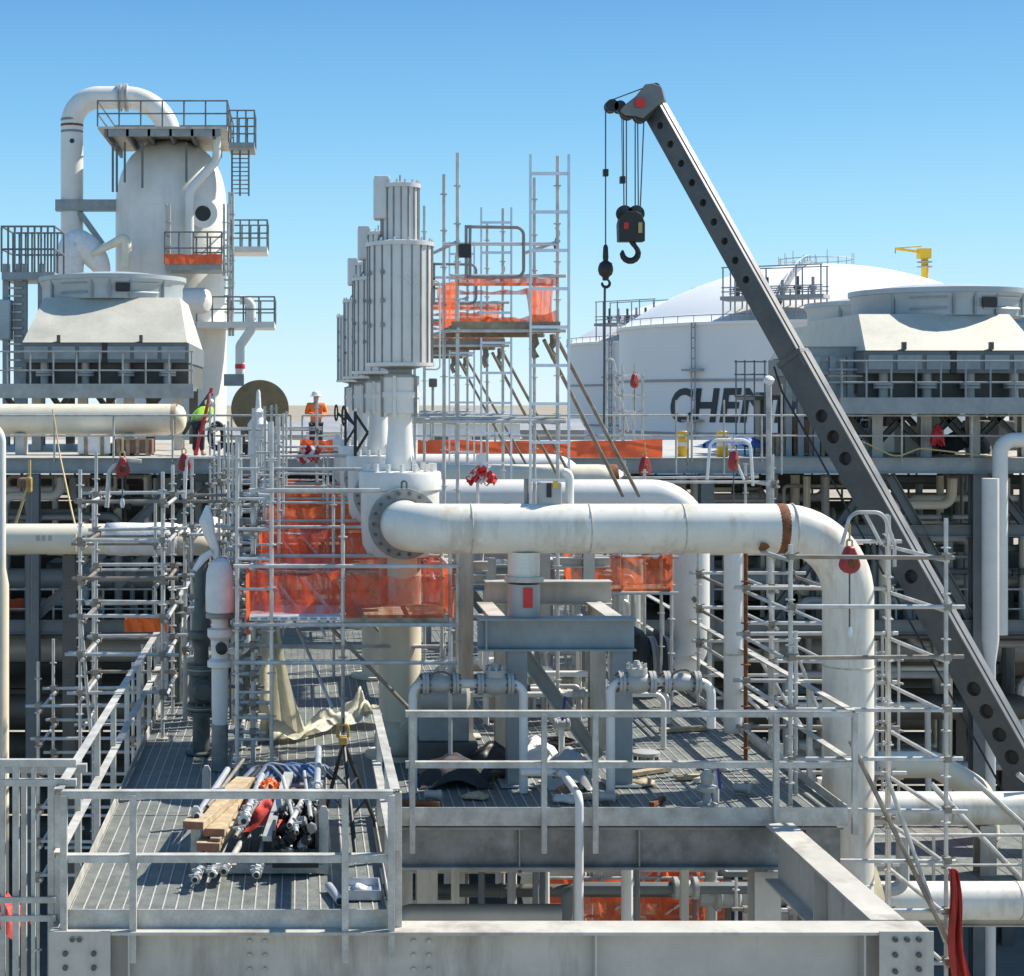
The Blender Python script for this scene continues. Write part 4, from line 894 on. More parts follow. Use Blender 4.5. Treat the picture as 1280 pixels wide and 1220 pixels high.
# ================================================================== STORAGE TANKS
def tank(label, cx, cy, R0, zw, rise, plat_az, text=None):
    t = thing('storage_tank', label, 'storage tank', (cx, cy, 0), 'white domed storage tanks')
    MB().lathe([(R0, 0), (R0, zw)], (cx, cy, 0), n=96).build('wall', 'tank', t, ang=50)
    rs = (R0 * R0 + rise * rise) / (2 * rise); prof = [(R0 + .6, zw - .6), (R0 + .6, zw), (R0, zw + .01)]
    for k in range(1, 15):
        r = R0 * (1 - k / 14.0); prof.append((max(r, .2), zw + rise - rs + math.sqrt(rs * rs - r * r)))
    MB().lathe(prof, (cx, cy, 0), n=96).build('dome', 'dome', t, ang=50)
    for z in (zw - 11.2, zw - 21.5): MB().lathe([(R0, -.25), (R0 + .35, -.2), (R0 + .35, .2), (R0, .25)], (cx, cy, z), n=96).build('stiffening_ring', 'tank_steel', t)
    # railing round the rim and the crown
    for rr, z, k, hh in ((R0 + .4, zw, 64, 1.3), (7.5, zw + rise - .6, 20, 1.6)):
        ring = MB().sweep([(cx + rr * math.cos(2 * math.pi * i / 48), cy + rr * math.sin(2 * math.pi * i / 48), z + hh) for i in range(49)], .09, 5, False)
        for i in range(k):
            a = 2 * math.pi * i / k; p = Vector((cx + rr * math.cos(a), cy + rr * math.sin(a), z)); ring.tube(p, p + Vector((0, 0, hh + (random.uniform(0, 1.5) if k == 20 else 0))), .08, 4)
        ring.build('railing', 'tank_steel', t, kind='stuff')
    # stair up the dome
    a = R(plat_az); st = MB()
    for k in range(14):
        f = k / 13; r = R0 * (1 - f * .85); z = zw + rise - rs + math.sqrt(rs * rs - r * r)
        p = Vector((cx + r * math.cos(a), cy + r * math.sin(a), z)); st.tube(p, p + Vector((0, 0, 1.8)), .1, 4)
        if k: st.tube(q + Vector((0, 0, 1.8)), p + Vector((0, 0, 1.8)), .1, 4); st.bar(q + Vector((0, 0, .5)), p + Vector((0, 0, .5)), 1.4, .3)
        q = p
    st.build('dome_stair', 'tank_steel', t)
    # pump platform at the rim
    pc = Vector((cx + (R0 - 1.5) * math.cos(a), cy + (R0 - 1.5) * math.sin(a), zw + 1)); u = Vector((-math.sin(a), math.cos(a), 0)); v = Vector((math.cos(a), math.sin(a), 0)); up = Vector((0, 0, 1))
    pl = MB().obox(pc + up * 3.2, u, v, up, 9.5, 3.2, .35).build('roof_platform', 'tank_steel', t, smooth=False)
    for i in range(9):
        for j in (-1, 1):
            c = pc + u * (-9 + i * 2.25) + v * (2.9 * j); MB().tube(c - up * 1.0, c + up * (9.0 if i in (0, 1, 3, 6, 8) else 5), .16, 5).build('platform_post', 'tank_steel', pl)
    for hh in (4.4, 5.2, 9.0):
        for j in (-1, 1): MB().tube(pc + u * -9.3 + v * 2.95 * j + up * hh, pc + u * (9.3 if hh < 6 else 9.3) + v * 2.95 * j + up * hh, .12, 5).build('platform_rail', 'tank_steel', pl)
    for i in range(6):
        c = pc + u * (-7 + i * 2.8); MB().lathe([(.5, 0), (.5, 1.2), (.8, 1.3), (.8, 1.7), (.3, 2), (.3, 3 + random.random())], c + up * 3.5, n=8).build('riser', 'tank_steel' if i % 2 else 'green', pl)
    # shaft with landings down the wall
    sh = MB(); b = a - R(23 if text else 8)
    for k in range(2):
        p = Vector((cx + (R0 + .8) * math.cos(b + R(1.2 * k)), cy + (R0 + .8) * math.sin(b + R(1.2 * k)), 0)); sh.tube(p, p + up * zw, .14, 5)
    for z in range(2, int(zw), 2):
        sh.tube(Vector((cx + (R0 + .8) * math.cos(b), cy + (R0 + .8) * math.sin(b), z)), Vector((cx + (R0 + .8) * math.cos(b + R(1.2)), cy + (R0 + .8) * math.sin(b + R(1.2)), z)), .12, 4)
    sh.build('wall_ladder', 'tank_steel', t)
    for z in (zw - 9.2, zw - 19): MB().obox((cx + (R0 + 1) * math.cos(b + R(.6)), cy + (R0 + 1) * math.sin(b + R(.6)), z), (-math.sin(b), math.cos(b), 0), (math.cos(b), math.sin(b), 0), up, 2, .9, .2).build('landing', 'tank_steel', t, smooth=False)
    if text:
        cu = bpy.data.curves.new('lettering', 'FONT'); cu.body = text; cu.size = 1; cu.shear = .16; cu.offset = .03; cu.space_character = 1.03; cu.resolution_u = 4
        tmp = bpy.data.objects.new('tmp_text', cu); COL.objects.link(tmp)
        dg = bpy.context.evaluated_depsgraph_get(); me = bpy.data.meshes.new_from_object(tmp.evaluated_get(dg))
        bpy.data.objects.remove(tmp); bpy.data.curves.remove(cu)
        import bmesh
        bm = bmesh.new(); bm.from_mesh(me)
        bmesh.ops.triangulate(bm, faces=bm.faces)
        bmesh.ops.subdivide_edges(bm, edges=[e for e in bm.edges if e.calc_length() > .12], cuts=3, use_grid_fill=True)
        xs = [v.co.x for v in bm.verts]; ys = [v.co.y for v in bm.verts]; xm, xM, ym, yM = min(xs), max(xs), min(ys), max(ys)
        th0, th1, z0, z1 = text_arc
        for v_ in bm.verts:
            th = R(th0 + (th1 - th0) * (v_.co.x - xm) / (xM - xm)); z = z0 + (z1 - z0) * (v_.co.y - ym) / (yM - ym)
            v_.co = ((R0 + .12) * math.sin(th), -(R0 + .12) * math.cos(th), z)
        bm.to_mesh(me); bm.free(); me.materials.clear(); me.materials.append(MATS['tank_text'])
        o = bpy.data.objects.new('lettering', me); COL.objects.link(o); o.parent = t; o['label'] = 'black italic capital lettering on the tank wall'
    return t
text_arc = (-59.5, -5, Zp(528, 328), Zp(485, 328))
tank('front white domed tank with large black lettering on its wall', 107, 350, 40.3, 31, 13.2, -118, 'CHENIERE')
tank('second white domed tank, its edge showing beside the lettered tank', 112, 450, 40.3, 31, 13.2, -138)
t = thing('tank_crane', 'yellow jib crane on the roof behind the lettered tank', 'crane', (X(1153, 372), 372, 37))
yc = 372; px_ = lambda a, b: P(a, b, yc)
MB().tube(P(1156, 375, yc), P(1156, 318, yc), .75, 10).build('mast', 'yellow', t)
MB().obox(P(1155, 317, yc), (1, 0, 0), (0, 1, 0), (0, 0, 1), 1.3, 1.0, 1.1).build('slewing_house', 'yellow', t, smooth=False)
bar(t, 'jib', P(1158, 316, yc), P(1119, 311, yc), .6, .55, 'yellow'); tube(t, 'jib_tie', P(1152, 308, yc), P(1122, 310, yc), .15, 'yellow')
MB().tube(P(1119, 312, yc), P(1119, 317, yc), .1, 5).build('hook_line', 'cable', t)
for py in (328, 334): MB().lathe([(1.7, 0), (1.7, .2)], P(1156, py, yc), n=12).build('platform', 'tank_steel', t)

# ================================================================== CRANE
tip = P(815, 132, 34.0); foot = P(1317, 1030, 28.0)
ax = (tip - foot).normalized(); lat = Vector((0, 0, 1)).cross(ax).normalized()
if lat.x > 0: lat = -lat
top = lat.cross(ax).normalized()
if top.z < 0: top = -top
t = thing('mobile_crane', 'dark grey telescopic crane boom with lightening holes slanting across the sky', 'crane', foot)
Lb = (tip - foot).length
def boom(name, d0, d1, h, wd, holes, hr, hx):
    b = MB(); c0 = foot + ax * d0; L = d1 - d0
    o = b.obox(c0 + ax * L / 2 - lat * .03, ax, lat, top, L / 2, wd / 2 - .09, h / 2 - .002).build(name, 'boom', t, smooth=False)
    # top and bottom plates and the two side plates with their holes
    MB().obox(c0 + ax * L / 2 + top * (h / 2 + .01), ax, lat, top, L / 2, wd / 2 + .03, .012).build('top_plate', 'boom_lit_silver', o, smooth=False)
    MB().obox(c0 + ax * L / 2 + top * (h / 2 + .032), ax, lat, top, L / 2 - .03, .05, .01).build('top_rail', 'boom_lit_silver', o, smooth=False)
    sp = MB(); face = c0 + lat * (wd / 2); n = 16; e = h / 2; cur = 0
    def rect(a, b_):
        k = len(sp.v)
        for (u, v) in ((a, -e), (b_, -e), (b_, e), (a, e)): sp.v.append(face + ax * u + top * v)
        sp.f.append((k, k + 1, k + 2, k + 3))
    for hc in holes:
        a0, a1 = hc - hx, hc + hx
        if a0 > cur: rect(cur, a0)
        k = len(sp.v); sq = []
        for i in range(n):
            th = 2 * math.pi * (i + .5) / n; cx_, sy_ = math.cos(th), math.sin(th); m_ = max(abs(cx_), abs(sy_)); sq.append((hc + hx * cx_ / m_, e * sy_ / m_))
        corners = [(1, 1), (-1, 1), (-1, -1), (1, -1)]
        for q in sq: sp.v.append(face + ax * q[0] + top * q[1])
        for i in range(n):
            th = 2 * math.pi * (i + .5) / n; sp.v.append(face + ax * (hc + hr * math.cos(th)) + top * (hr * math.sin(th)))
        for i in range(n):
            th = 2 * math.pi * (i + .5) / n; sp.v.append(face - lat * .03 + ax * (hc + hr * math.cos(th)) + top * (hr * math.sin(th)))
        for i in range(n):
            j = (i + 1) % n
            sp.f.append((k + i, k + j, k + n + j, k + n + i)); sp.f.append((k + n + i, k + n + j, k + 2 * n + j, k + 2 * n + i))
        for ci, (su, s_v) in enumerate(corners):
            kk = len(sp.v); sp.v.append(face + ax * (hc + hx * su) + top * (e * s_v)); i0 = [1, 5, 9, 13][ci]
            sp.f.append((k + i0, kk, k + (i0 + 1) % n))
        cur = a1
    rect(cur, L)
    sp.build('side_plate', 'boom', o, smooth=False)
    for hc in holes:
        MB().lathe([(hr * .98, -.004), (hr * .98, .003)], face - lat * .10 + ax * hc, lat, 16).build('hole_shade', 'black', o)  # black disc behind each opening paints the shade of the interior
    return o
# pixel-measured hole stations along the boom, turned into distances
def dist_at(py):
    lo, hi = 0, Lb
    for _ in range(40):
        m_ = (lo + hi) / 2; p = foot + ax * m_; y_ = VY - (p.z - CAMZ) * FPX / p.y
        if y_ > py: lo = m_
        else: hi = m_
    return lo
dj = dist_at(448)
boom('upper_section', dj - .3, Lb - .1, .42, .24, [dist_at(py) - dj + .3 for py in (350, 326, 302, 278, 254, 229, 205, 181, 158)], .075, .14)
boom('lower_section', -5, dj, .53, .28, [dist_at(py) + 5 for py in (945, 917, 888, 860, 720, 573, 546, 520)], .125, .17)
c = foot + ax * dj
MB().obox(c, ax, lat, top, .06, .165, .29).build('section_collar', 'boom', t, smooth=False, bevel=.02)
MB().sweep([c + lat * .25 - top * .3, c + lat * .3 - top * .38 - ax * .5, c + lat * .26 - top * .38 - ax * 1.6], .02, 6).build('hydraulic_hose', 'rubber', t)
MB().sweep([c + lat * .26 - top * .38 - ax * 1.6, foot + lat * .26 - top * .38 + ax * 5, foot + lat * .26 - top * .38], .018, 6).build('hydraulic_hose', 'rubber', t)
# head: built in the boom's plane (ax, top)
hd = Vector((-1, -.35, -.25)).normalized()
def hp(px, py, dy=0): return P(px, py, 33.8 + dy)
o = MB()
poly = [hp(805, 150), hp(796, 147), hp(783, 146), hp(776, 140), hp(782, 133), hp(796, 122), hp(808, 107), hp(818, 106), hp(828, 110), hp(832, 126)]
k = len(poly); dpt = Vector((.12, .36, 0))
o.v = [p - dpt * .5 for p in poly] + [p + dpt * .5 for p in poly]
o.f = [tuple(range(k)), tuple(reversed(range(k, 2 * k)))] + [(i, k + i, k + (i + 1) % k, (i + 1) % k) for i in range(k)]
hd_ = o.build('boom_head', 'boom_lit_silver', t, smooth=False, bevel=.02)
MB().box(X(794, 33.6), X(806, 33.6), 33.585, 33.60, Zp(134, 33.6), Zp(123, 33.6)).build('red_marking', 'tag_red', hd_, smooth=False)
for (px, py, r, nm) in ((764, 133, .13, 'tip_sheave'), (774, 134, .12, 'tip_sheave'), (785, 140, .16, 'head_sheave'), (801, 144, .16, 'head_sheave'), (818, 111, .10, 'guide_sheave')):
    MB().lathe([(r, -.12), (r, -.05), (r * .8, 0), (r, .05), (r, .12)], hp(px, py), (0, 1, 0), 18).build(nm, 'black', t)
bar(t, 'jib_arm', hp(790, 138), hp(762, 132), .1, .16, 'black')
tube(t, 'hoist_line', hp(762, 126), hp(815, 106), .012, 'cable')
tube(t, 'ball_line', hp(757, 136), hp(757, 316), .014, 'cable')
for (px, py) in ((757, 216), (778, 225)): MB().box(X(px, 33.8) - .05, X(px, 33.8) + .05, 33.74, 33.86, Zp(py, 33.8) - .07, Zp(py, 33.8) + .07).build('limit_weight', 'black', t, smooth=False)
tube(t, 'limit_line', hp(777, 145), hp(778, 225), .008, 'cable')
for (a, b_) in ((779, 780), (783, 783), (794, 794), (797, 798), (805, 800)): tube(t, 'fall_line', hp(a, 146), hp(b_, 268), .013, 'cable')
def hook(parent, c, s, m='black'):
    pts = [Vector((0, 0, .9)), Vector((0, 0, .55)), Vector((.10, 0, .42))]
    pts += [Vector((.02 + .26 * math.cos(R(a)), 0, .10 + .26 * math.sin(R(a)))) for a in range(50, -205, -25)]
    rs = [.06, .07, .09] + [.075 + .035 * math.sin(math.pi * i / 10) for i in range(11)]; rs[-1] = .03
    return MB().sweep([c + p * s for p in pts], [r * s for r in rs], 10).build('hook', m, parent)
t = thing('hook_block', 'black multi-sheave hook block with a curved hook hanging from the boom', 'hook block', hp(787, 326))
yb = 33.8
MB().prism([(-.25, -.33), (.27, -.33), (.27, .05), (.2, .22), (.1, .28), (-.12, .28), (-.22, .2), (-.26, .02)], hp(788, 282) + Vector((0, -.14, 0)), (1, 0, 0), (0, 0, 1), (0, .28, 0)).build('side_plates', 'black', t, smooth=False, bevel=.02)
for sx in (-.13, .13): MB().lathe([(.17, -.03), (.17, .03)], hp(788, 272) + Vector((sx * .9, .02, .08)), (0, 1, 0), 20).build('sheave', 'black', t)
MB().box(X(778, yb), X(784, yb), yb - .155, yb - .145, Zp(287, yb), Zp(279, yb)).build('red_marking', 'tag_red', t, smooth=False)
MB().box(X(796, yb), X(801, yb), yb - .16, yb - .145, Zp(292, yb), Zp(279, yb)).build('guard_bar', 'rope', t, smooth=False)
MB().box(X(781, yb), X(794, yb), yb - .1, yb + .1, Zp(301, yb), Zp(290, yb)).build('trunnion', 'black', t, smooth=False, bevel=.02)
hook(t, hp(787, 320), .62)
t = thing('hook_ball', 'black overhaul ball with a small hook on the single line', 'hook ball', hp(756, 360))
MB().lathe([(.03, .5), (.05, .45), (.06, .25), (.05, .18), (.12, .13), (.15, .05), (.155, -.02), (.13, -.1), (.07, -.15), (.06, -.22)][::-1], hp(757, 337), n=16).build('ball', 'black', t)
MB().box(X(757, yb), X(765, yb), yb - .03, yb + .03, Zp(332, yb), Zp(329, yb)).build('shackle', 'black', t, smooth=False)
hook(t, hp(757, 356), .3)
MB().tube(hp(756, 360), hp(755, 540), .025, 8).solo('tag_line', 'green', 'dark green tag line hanging below the small hook', 'rope')

# ================================================================== MODULE BEHIND
YM = 43.6
dk = thing('module_deck', 'long elevated module deck behind the pumps with a grey edge girder', 'platform', (4, 50, MZ - .4))
MB().box(-20, 30, YM + .1, 63, MZ - .08, MZ).build('deck_plate', 'beam', dk, smooth=False)
for x0 in range(-20, 30, 10): ib(dk, 'edge_girder', (x0, YM, MZ - .2), (x0 + 9.99, YM, MZ - .2), .4, .22, 'beam_blue')
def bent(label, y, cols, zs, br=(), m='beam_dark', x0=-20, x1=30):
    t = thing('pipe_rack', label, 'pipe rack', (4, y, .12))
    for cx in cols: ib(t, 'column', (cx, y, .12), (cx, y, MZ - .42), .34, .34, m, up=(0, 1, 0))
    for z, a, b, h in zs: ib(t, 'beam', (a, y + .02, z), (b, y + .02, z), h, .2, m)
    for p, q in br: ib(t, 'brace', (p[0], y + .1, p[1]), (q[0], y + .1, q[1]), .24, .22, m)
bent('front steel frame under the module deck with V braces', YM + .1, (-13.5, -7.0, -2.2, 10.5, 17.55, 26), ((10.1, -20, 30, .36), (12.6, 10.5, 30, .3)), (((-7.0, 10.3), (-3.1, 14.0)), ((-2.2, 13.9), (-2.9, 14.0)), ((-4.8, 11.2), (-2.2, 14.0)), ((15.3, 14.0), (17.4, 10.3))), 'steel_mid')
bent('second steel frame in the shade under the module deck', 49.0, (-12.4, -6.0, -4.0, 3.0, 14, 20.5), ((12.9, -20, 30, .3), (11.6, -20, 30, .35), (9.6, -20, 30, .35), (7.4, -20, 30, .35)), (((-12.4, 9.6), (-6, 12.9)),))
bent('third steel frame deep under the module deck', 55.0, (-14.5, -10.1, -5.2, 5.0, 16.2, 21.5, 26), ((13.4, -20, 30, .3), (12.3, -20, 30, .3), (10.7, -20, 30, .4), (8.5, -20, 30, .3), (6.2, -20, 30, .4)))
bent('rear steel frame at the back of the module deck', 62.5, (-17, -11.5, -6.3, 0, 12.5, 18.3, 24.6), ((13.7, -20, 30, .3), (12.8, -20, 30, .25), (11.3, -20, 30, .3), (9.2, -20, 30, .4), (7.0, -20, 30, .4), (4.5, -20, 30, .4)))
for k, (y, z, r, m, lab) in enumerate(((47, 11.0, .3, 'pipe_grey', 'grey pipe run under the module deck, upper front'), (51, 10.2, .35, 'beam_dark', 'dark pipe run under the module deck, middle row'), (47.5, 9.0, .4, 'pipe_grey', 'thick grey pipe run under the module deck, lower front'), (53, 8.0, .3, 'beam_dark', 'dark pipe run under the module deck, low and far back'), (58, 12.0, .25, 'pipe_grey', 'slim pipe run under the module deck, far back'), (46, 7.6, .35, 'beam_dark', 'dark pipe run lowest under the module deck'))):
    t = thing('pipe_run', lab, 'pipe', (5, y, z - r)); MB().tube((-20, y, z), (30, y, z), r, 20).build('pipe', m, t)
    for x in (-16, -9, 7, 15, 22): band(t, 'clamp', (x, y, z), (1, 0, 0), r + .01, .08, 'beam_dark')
# handrails of the module
for (a, b, lab, grp) in ((-9.5, -.3, 'module handrail before the horizontal vessel and air cooler', 0), (.0, 10.0, 'module handrail above the long orange net', 0), (10.1, 21, 'module handrail before the stacked boxes under the crane boom', 0)):
    guardrail(lab, (a, YM - .02), (b, YM - .02), MZ, [i / 6 for i in range(7)], 1.1, .1, flat=False, r=.028)
t = thing('safety_net', 'long bright orange net hung along the module handrail', 'net', (6.2, YM - .1, MZ))
net(t, 'mesh', (X(522, YM - .12), YM - .12, 0), (X(828, YM - .12), YM - .12, 0), Zp(572, YM), Zp(549, YM), 'net_far', 30, 4, .05, .03)
t = thing('safety_net', 'short orange net on the module handrail below the orange worker', 'net', (.8, YM - .1, MZ))
net(t, 'mesh', (X(375, YM - .12), YM - .12, 0), (X(428, YM - .12), YM - .12, 0), Zp(568, YM), Zp(548, YM), 'net_far', 10, 4, .05, .03)

# cream header pipe in front of the module and riser pipes
t = thing('header_pipe', 'long cream header pipe behind the outer scaffold, ending in a wrapped elbow', 'pipe', (-5, 33, 12.9))
MB().sweep(fillet([(-12, 33, 13.27), (-2.6, 33, 13.27), (-2.0, 33.4, 13.2), (-1.9, 36, 13.2)], .4, 8), .30, 28).build('pipe', 'cream', t, ang=50)
MB().lathe([(.31, -.9), (.33, -.6), (.32, -.2), (.34, .2), (.31, .5)], (-2.95, 33, 13.27), (1, 0, 0), 18, .03).build('plastic_wrap', 'wrap', t, ang=180)
for px in (45, 52, 60): MB().box(X(px, 32.7), X(px + 5, 32.7), 32.69, 32.70, Zp(676, 32.7), Zp(669, 32.7)).build('stencil_mark', 'pipe_grey', t, smooth=False)
for xx in (-10, -4.6): ib(t, 'support_post', (xx, 33.2, .12), (xx, 33.2, 12.95), .25, .25, 'beam_dark', up=(0, 1, 0))
t = thing('riser_pipe', 'white riser pipe with a blue band at the edge of the view', 'pipe', (-5.3, 30, 0))
MB().sweep(fillet([(-6.2, 30, 15.55), (-5.39, 30, 15.55), (-5.39, 30, 13.0)], .3, 8), .095, 18).build('pipe', 'white', t)
MB().lathe([(.095, 13.2), (.095, 13.0), (.15, 12.7), (.15, .12)], (-5.39, 30, 0), n=20).build('lower_pipe', 'cream', t)
band(t, 'blue_band', (-5.39, 30, Zp(718, 30)), (0, 0, 1), .1, .05, 'blue')
t = thing('riser_pipe', 'white riser pipe standing before the steel frame under the crane boom', 'pipe', (X(1238, 41), 41, 0))
MB().lathe([(.12, .12), (.12, Zp(830, 41)), (.2, Zp(800, 41)), (.2, Zp(598, 41))], (X(1238, 41), 41, 0), n=20).build('pipe', 'white', t)
t = thing('goose_pipe', 'white pipe arching over the module handrail at the edge of the view', 'pipe', (X(1250, 43), 43, 10))
MB().sweep(fillet([(X(1250, 43), 43, 10), (X(1250, 43), 43, Zp(550, 43)), (X(1330, 43), 43, Zp(550, 43))], .35, 8), .19, 20).build('pipe', 'white', t)

# ================================================================== AIR COOLERS
def cooler(label, x0, x1, y0, zb, zt, ring_r, dep, cx, legs=True, mring='plenum_ring', walk=True):
    t = thing('air_cooler', label, 'air cooler', ((x0 + x1) / 2, y0 + dep / 2, MZ))
    y1 = y0 + dep; cy = (y0 + y1) / 2; s = (zt - zb) * 1.3; sx = (zt - zb) * .25
    b = MB(); b.v = [Vector(p) for p in ((x0, y0, zb), (x1, y0, zb), (x1, y1, zb), (x0, y1, zb), (x0 + sx, y0 + s, zt), (x1 - sx, y0 + s, zt), (x1 - sx, y1 - s, zt), (x0 + sx, y1 - s, zt))]
    b.f = [(0, 3, 2, 1), (4, 5, 6, 7), (0, 1, 5, 4), (1, 2, 6, 5), (2, 3, 7, 6), (3, 0, 4, 7)]
    pl = b.build('plenum', 'plenum', t, smooth=False)
    for f in (.22, .72): MB().box(x0 + (x1 - x0) * f - .05, x0 + (x1 - x0) * f + .05, y0 - .06, y0 + .06, zb + .02, zb + .22).build('lifting_lug', 'beam_dark', pl, smooth=False)
    rh = ring_r * .34
    rg = MB().lathe([(ring_r + .04, 0), (ring_r + .04, rh * .55), (ring_r + .12, rh * .8), (ring_r + .16, rh * .82), (ring_r + .16, rh), (ring_r * .96, rh * 1.02), (ring_r * .5, rh * 1.2), (.1, rh * 1.25)], (cx, cy, zt - .02), n=40).build('fan_ring', mring, t, ang=30)
    for a in (-100, -86, -70, -140, -40): 
        p = Vector((cx + (ring_r + .08) * math.cos(R(a)), cy + (ring_r + .08) * math.sin(R(a)), zt)); bar(rg, 'ring_seam', p + Vector((0, 0, 0)), p + Vector((0, 0, rh * .8)), .06, .06, 'beam_blue', up=(0, 1, 0))
    for a0, a1 in ((-128, -104), (-80, -45)):
        pr = MB()
        for z in (rh * .22, rh * .62): pr.sweep([(cx + (ring_r + .07) * math.cos(R(a0 + (a1 - a0) * i / 10)), cy + (ring_r + .07) * math.sin(R(a0 + (a1 - a0) * i / 10)), zt + z) for i in range(11)], .035, 4)
        pr.build('ring_stiffener', mring, rg, kind='stuff')
    a = R(-76); p = Vector((cx + (ring_r + .1) * math.cos(a), cy + (ring_r + .1) * math.sin(a), zt + rh * .42)); MB().obox(p, (-math.sin(a), math.cos(a), 0), (math.cos(a), math.sin(a), 0), (0, 0, 1), .22, .02, .13).build('name_plate', 'black', rg, smooth=False)
    # tube bundle below the plenum
    zbt = zb - .6
    MB().box(x0 - .05, x1 + .05, y0 - .02, y1, zbt, zb - .02).build('tube_bundle', 'steel_mid', t, smooth=False)
    n = 6
    for i in range(n):
        xa = x0 + (x1 - x0) * i / n; MB().box(xa + .06, xa + (x1 - x0) / n - .06, y0 - .05, y0 - .021, zbt + .1, zb - .12).build('bundle_panel', 'beam_blue', t, smooth=False)
    MB().box((x0 + x1) / 2 - .08, (x0 + x1) / 2 + .08, y0 - .07, y0 - .022, zbt, zb).build('bundle_joint', 'black', t, smooth=False)
    # bay with a solid dark block for its shade, header nozzles, walkway and rails
    zw = zbt - .75
    MB().box(x0, x1, y0 + .6, y1, zw, zbt - .01).build('bay_shade_block', 'beam_dark', t, smooth=False)
    for i in range(4):
        c = Vector((x0 + (x1 - x0) * (i + .5) / 4, y0 + .3, zw + .25)); MB().lathe([(.12, -.2), (.12, .1), (.26, .1), (.26, .16), (.22, .17), (.26, .18), (.26, .24), (.12, .25), (.12, .5)], c, n=14).build('header_nozzle', 'pipe_grey', t)
    xw = x0; x0 = x0 if walk else x0 + .9
    wk = MB().box(x0 - 1.0, x1 + .25, y0 - 1.0, y0 + .6, zw - .1, zw).build('walkway', 'steel_mid', t, smooth=False)
    bar(wk, 'edge_channel', (x0 - 1.0, y0 - 1.02, zw - .1), (x1 + .25, y0 - 1.02, zw - .1), .06, .42, 'beam_blue')
    for i in range(10): tube(wk, 'rail_post', (x0 - .95 + (x1 - x0 + 1.15) * i / 9, y0 - 1.0, zw), (x0 - .95 + (x1 - x0 + 1.15) * i / 9, y0 - 1.0, zw + 1.05), .024, 'beam_blue')
    for hh in (.5, 1.05): tube(wk, 'rail', (x0 - 1, y0 - 1.0, zw + hh), (x1 + .25, y0 - 1.0, zw + hh), .022, 'beam_blue')
    x0 = xw
    if legs:
        for f in (.08, .36, .64, .94):
            xa = x0 + (x1 - x0) * f; ib(t, 'leg', (xa, y0 + .3, MZ), (xa, y0 + .3, zw - .1), .3, .28, 'beam', up=(0, 1, 0))
            for sg in (-1, 1): ib(t, 'leg_brace', (xa, y0 + .35, MZ + .3), (xa + sg * 1.0, y0 + .35, zw - .15), .16, .16, 'beam_dark')
            ib(t, 'rear_leg', (xa, y1 - .3, MZ), (xa, y1 - .3, zw), .3, .28, 'beam_dark', up=(0, 1, 0))
    return t
YC = 50.0
cooler('pale air cooler with round fan ring above the horizontal vessel', X(28, YC), X(234, YC), YC, Zp(428, YC), Zp(372, 51.9), 2.2, 7.8, X(141, 53.9))
cooler('pale air cooler with round fan ring behind the crane boom, nearest of the pair', X(1082, 44.2), X(1300, 44.2), 44.2, Zp(438, 44.2), Zp(393, 45.7), 2.25, 7.0, X(1171, 47.7))
cooler('air cooler half hidden behind the pair mate and the crane boom', 16.3, 21.0, 51.6, Zp(438, 44.2) + .1, Zp(393, 45.7) + .1, 2.2, 7.0, 18.9, walk=False)
cooler('farther air cooler peeping out at the edge of the view behind the nearest fan ring', 21.6, 27.0, 51.6, Zp(438, 44.2) + .1, Zp(393, 45.7) + .1, 2.2, 7.0, 24.3, walk=False)
t = thing('service_stair', 'dark open steel stair and landing behind the crane boom below the air coolers', 'stair', (14.0, 45, MZ))
for x in (X(985, 45), X(1000, 45), X(1020, 45), X(1040, 45), X(1062, 45)): ib(t, 'post', (x, 45, MZ), (x, 45, Zp(445, 45)), .16, .16, 'beam_blue', up=(0, 1, 0))
for py in (440, 458, 486): ib(t, 'beam', (X(985, 45), 45.02, Zp(py, 45)), (X(1070, 45), 45.02, Zp(py, 45)), .3, .14, 'beam_blue')
for k, py in enumerate((462, 470, 478)): tube(t, 'rail', (X(1036, 44.7), 44.7, Zp(py, 44.7)), (X(1078, 44.7), 44.7, Zp(py, 44.7)), .03, 'galv')
for s in (0, .8):
    bar(t, 'stringer', (X(1075, 44.6), 44.6 + s, MZ), (X(1110, 44.6), 44.6 + s, Zp(495, 44.6)), .06, .25, 'beam_blue')
for i in range(6): bar(t, 'tread', (X(1075 + 6 * i, 44.6), 44.6, MZ + .25 + .24 * i), (X(1075 + 6 * i, 44.6), 45.4, MZ + .25 + .24 * i), .22, .04, 'beam_blue')
for px in (1085, 1100): bar(t, 'diagonal', (X(px - 12, 45), 45.2, MZ), (X(px + 18, 45), 45.2, Zp(496, 45)), .14, .14, 'beam_dark')
t = thing('access_platform', 'small railed steel landing before the tank lettering', 'platform', (X(930, 46), 46, MZ))
for px in (920, 931, 943, 956): tube(t, 'post', (X(px, 46), 46, MZ), (X(px, 46), 46, Zp(450, 46)), .022, 'steel_mid')
for py in (452, 468, 495): tube(t, 'rail', (X(918, 46), 46, Zp(py, 46)), (X(958, 46), 46, Zp(py, 46)), .022, 'steel_mid')
MB().box(X(945, 46), X(985, 46), 46.2, 48, Zp(500, 46), Zp(494, 46)).build('floor', 'beam_dark', t, smooth=False)
MB().box(X(950, 47), X(964, 47), 47, 47.6, MZ, Zp(490, 47)).build('cabinet', 'green', t, smooth=False, bevel=.03)

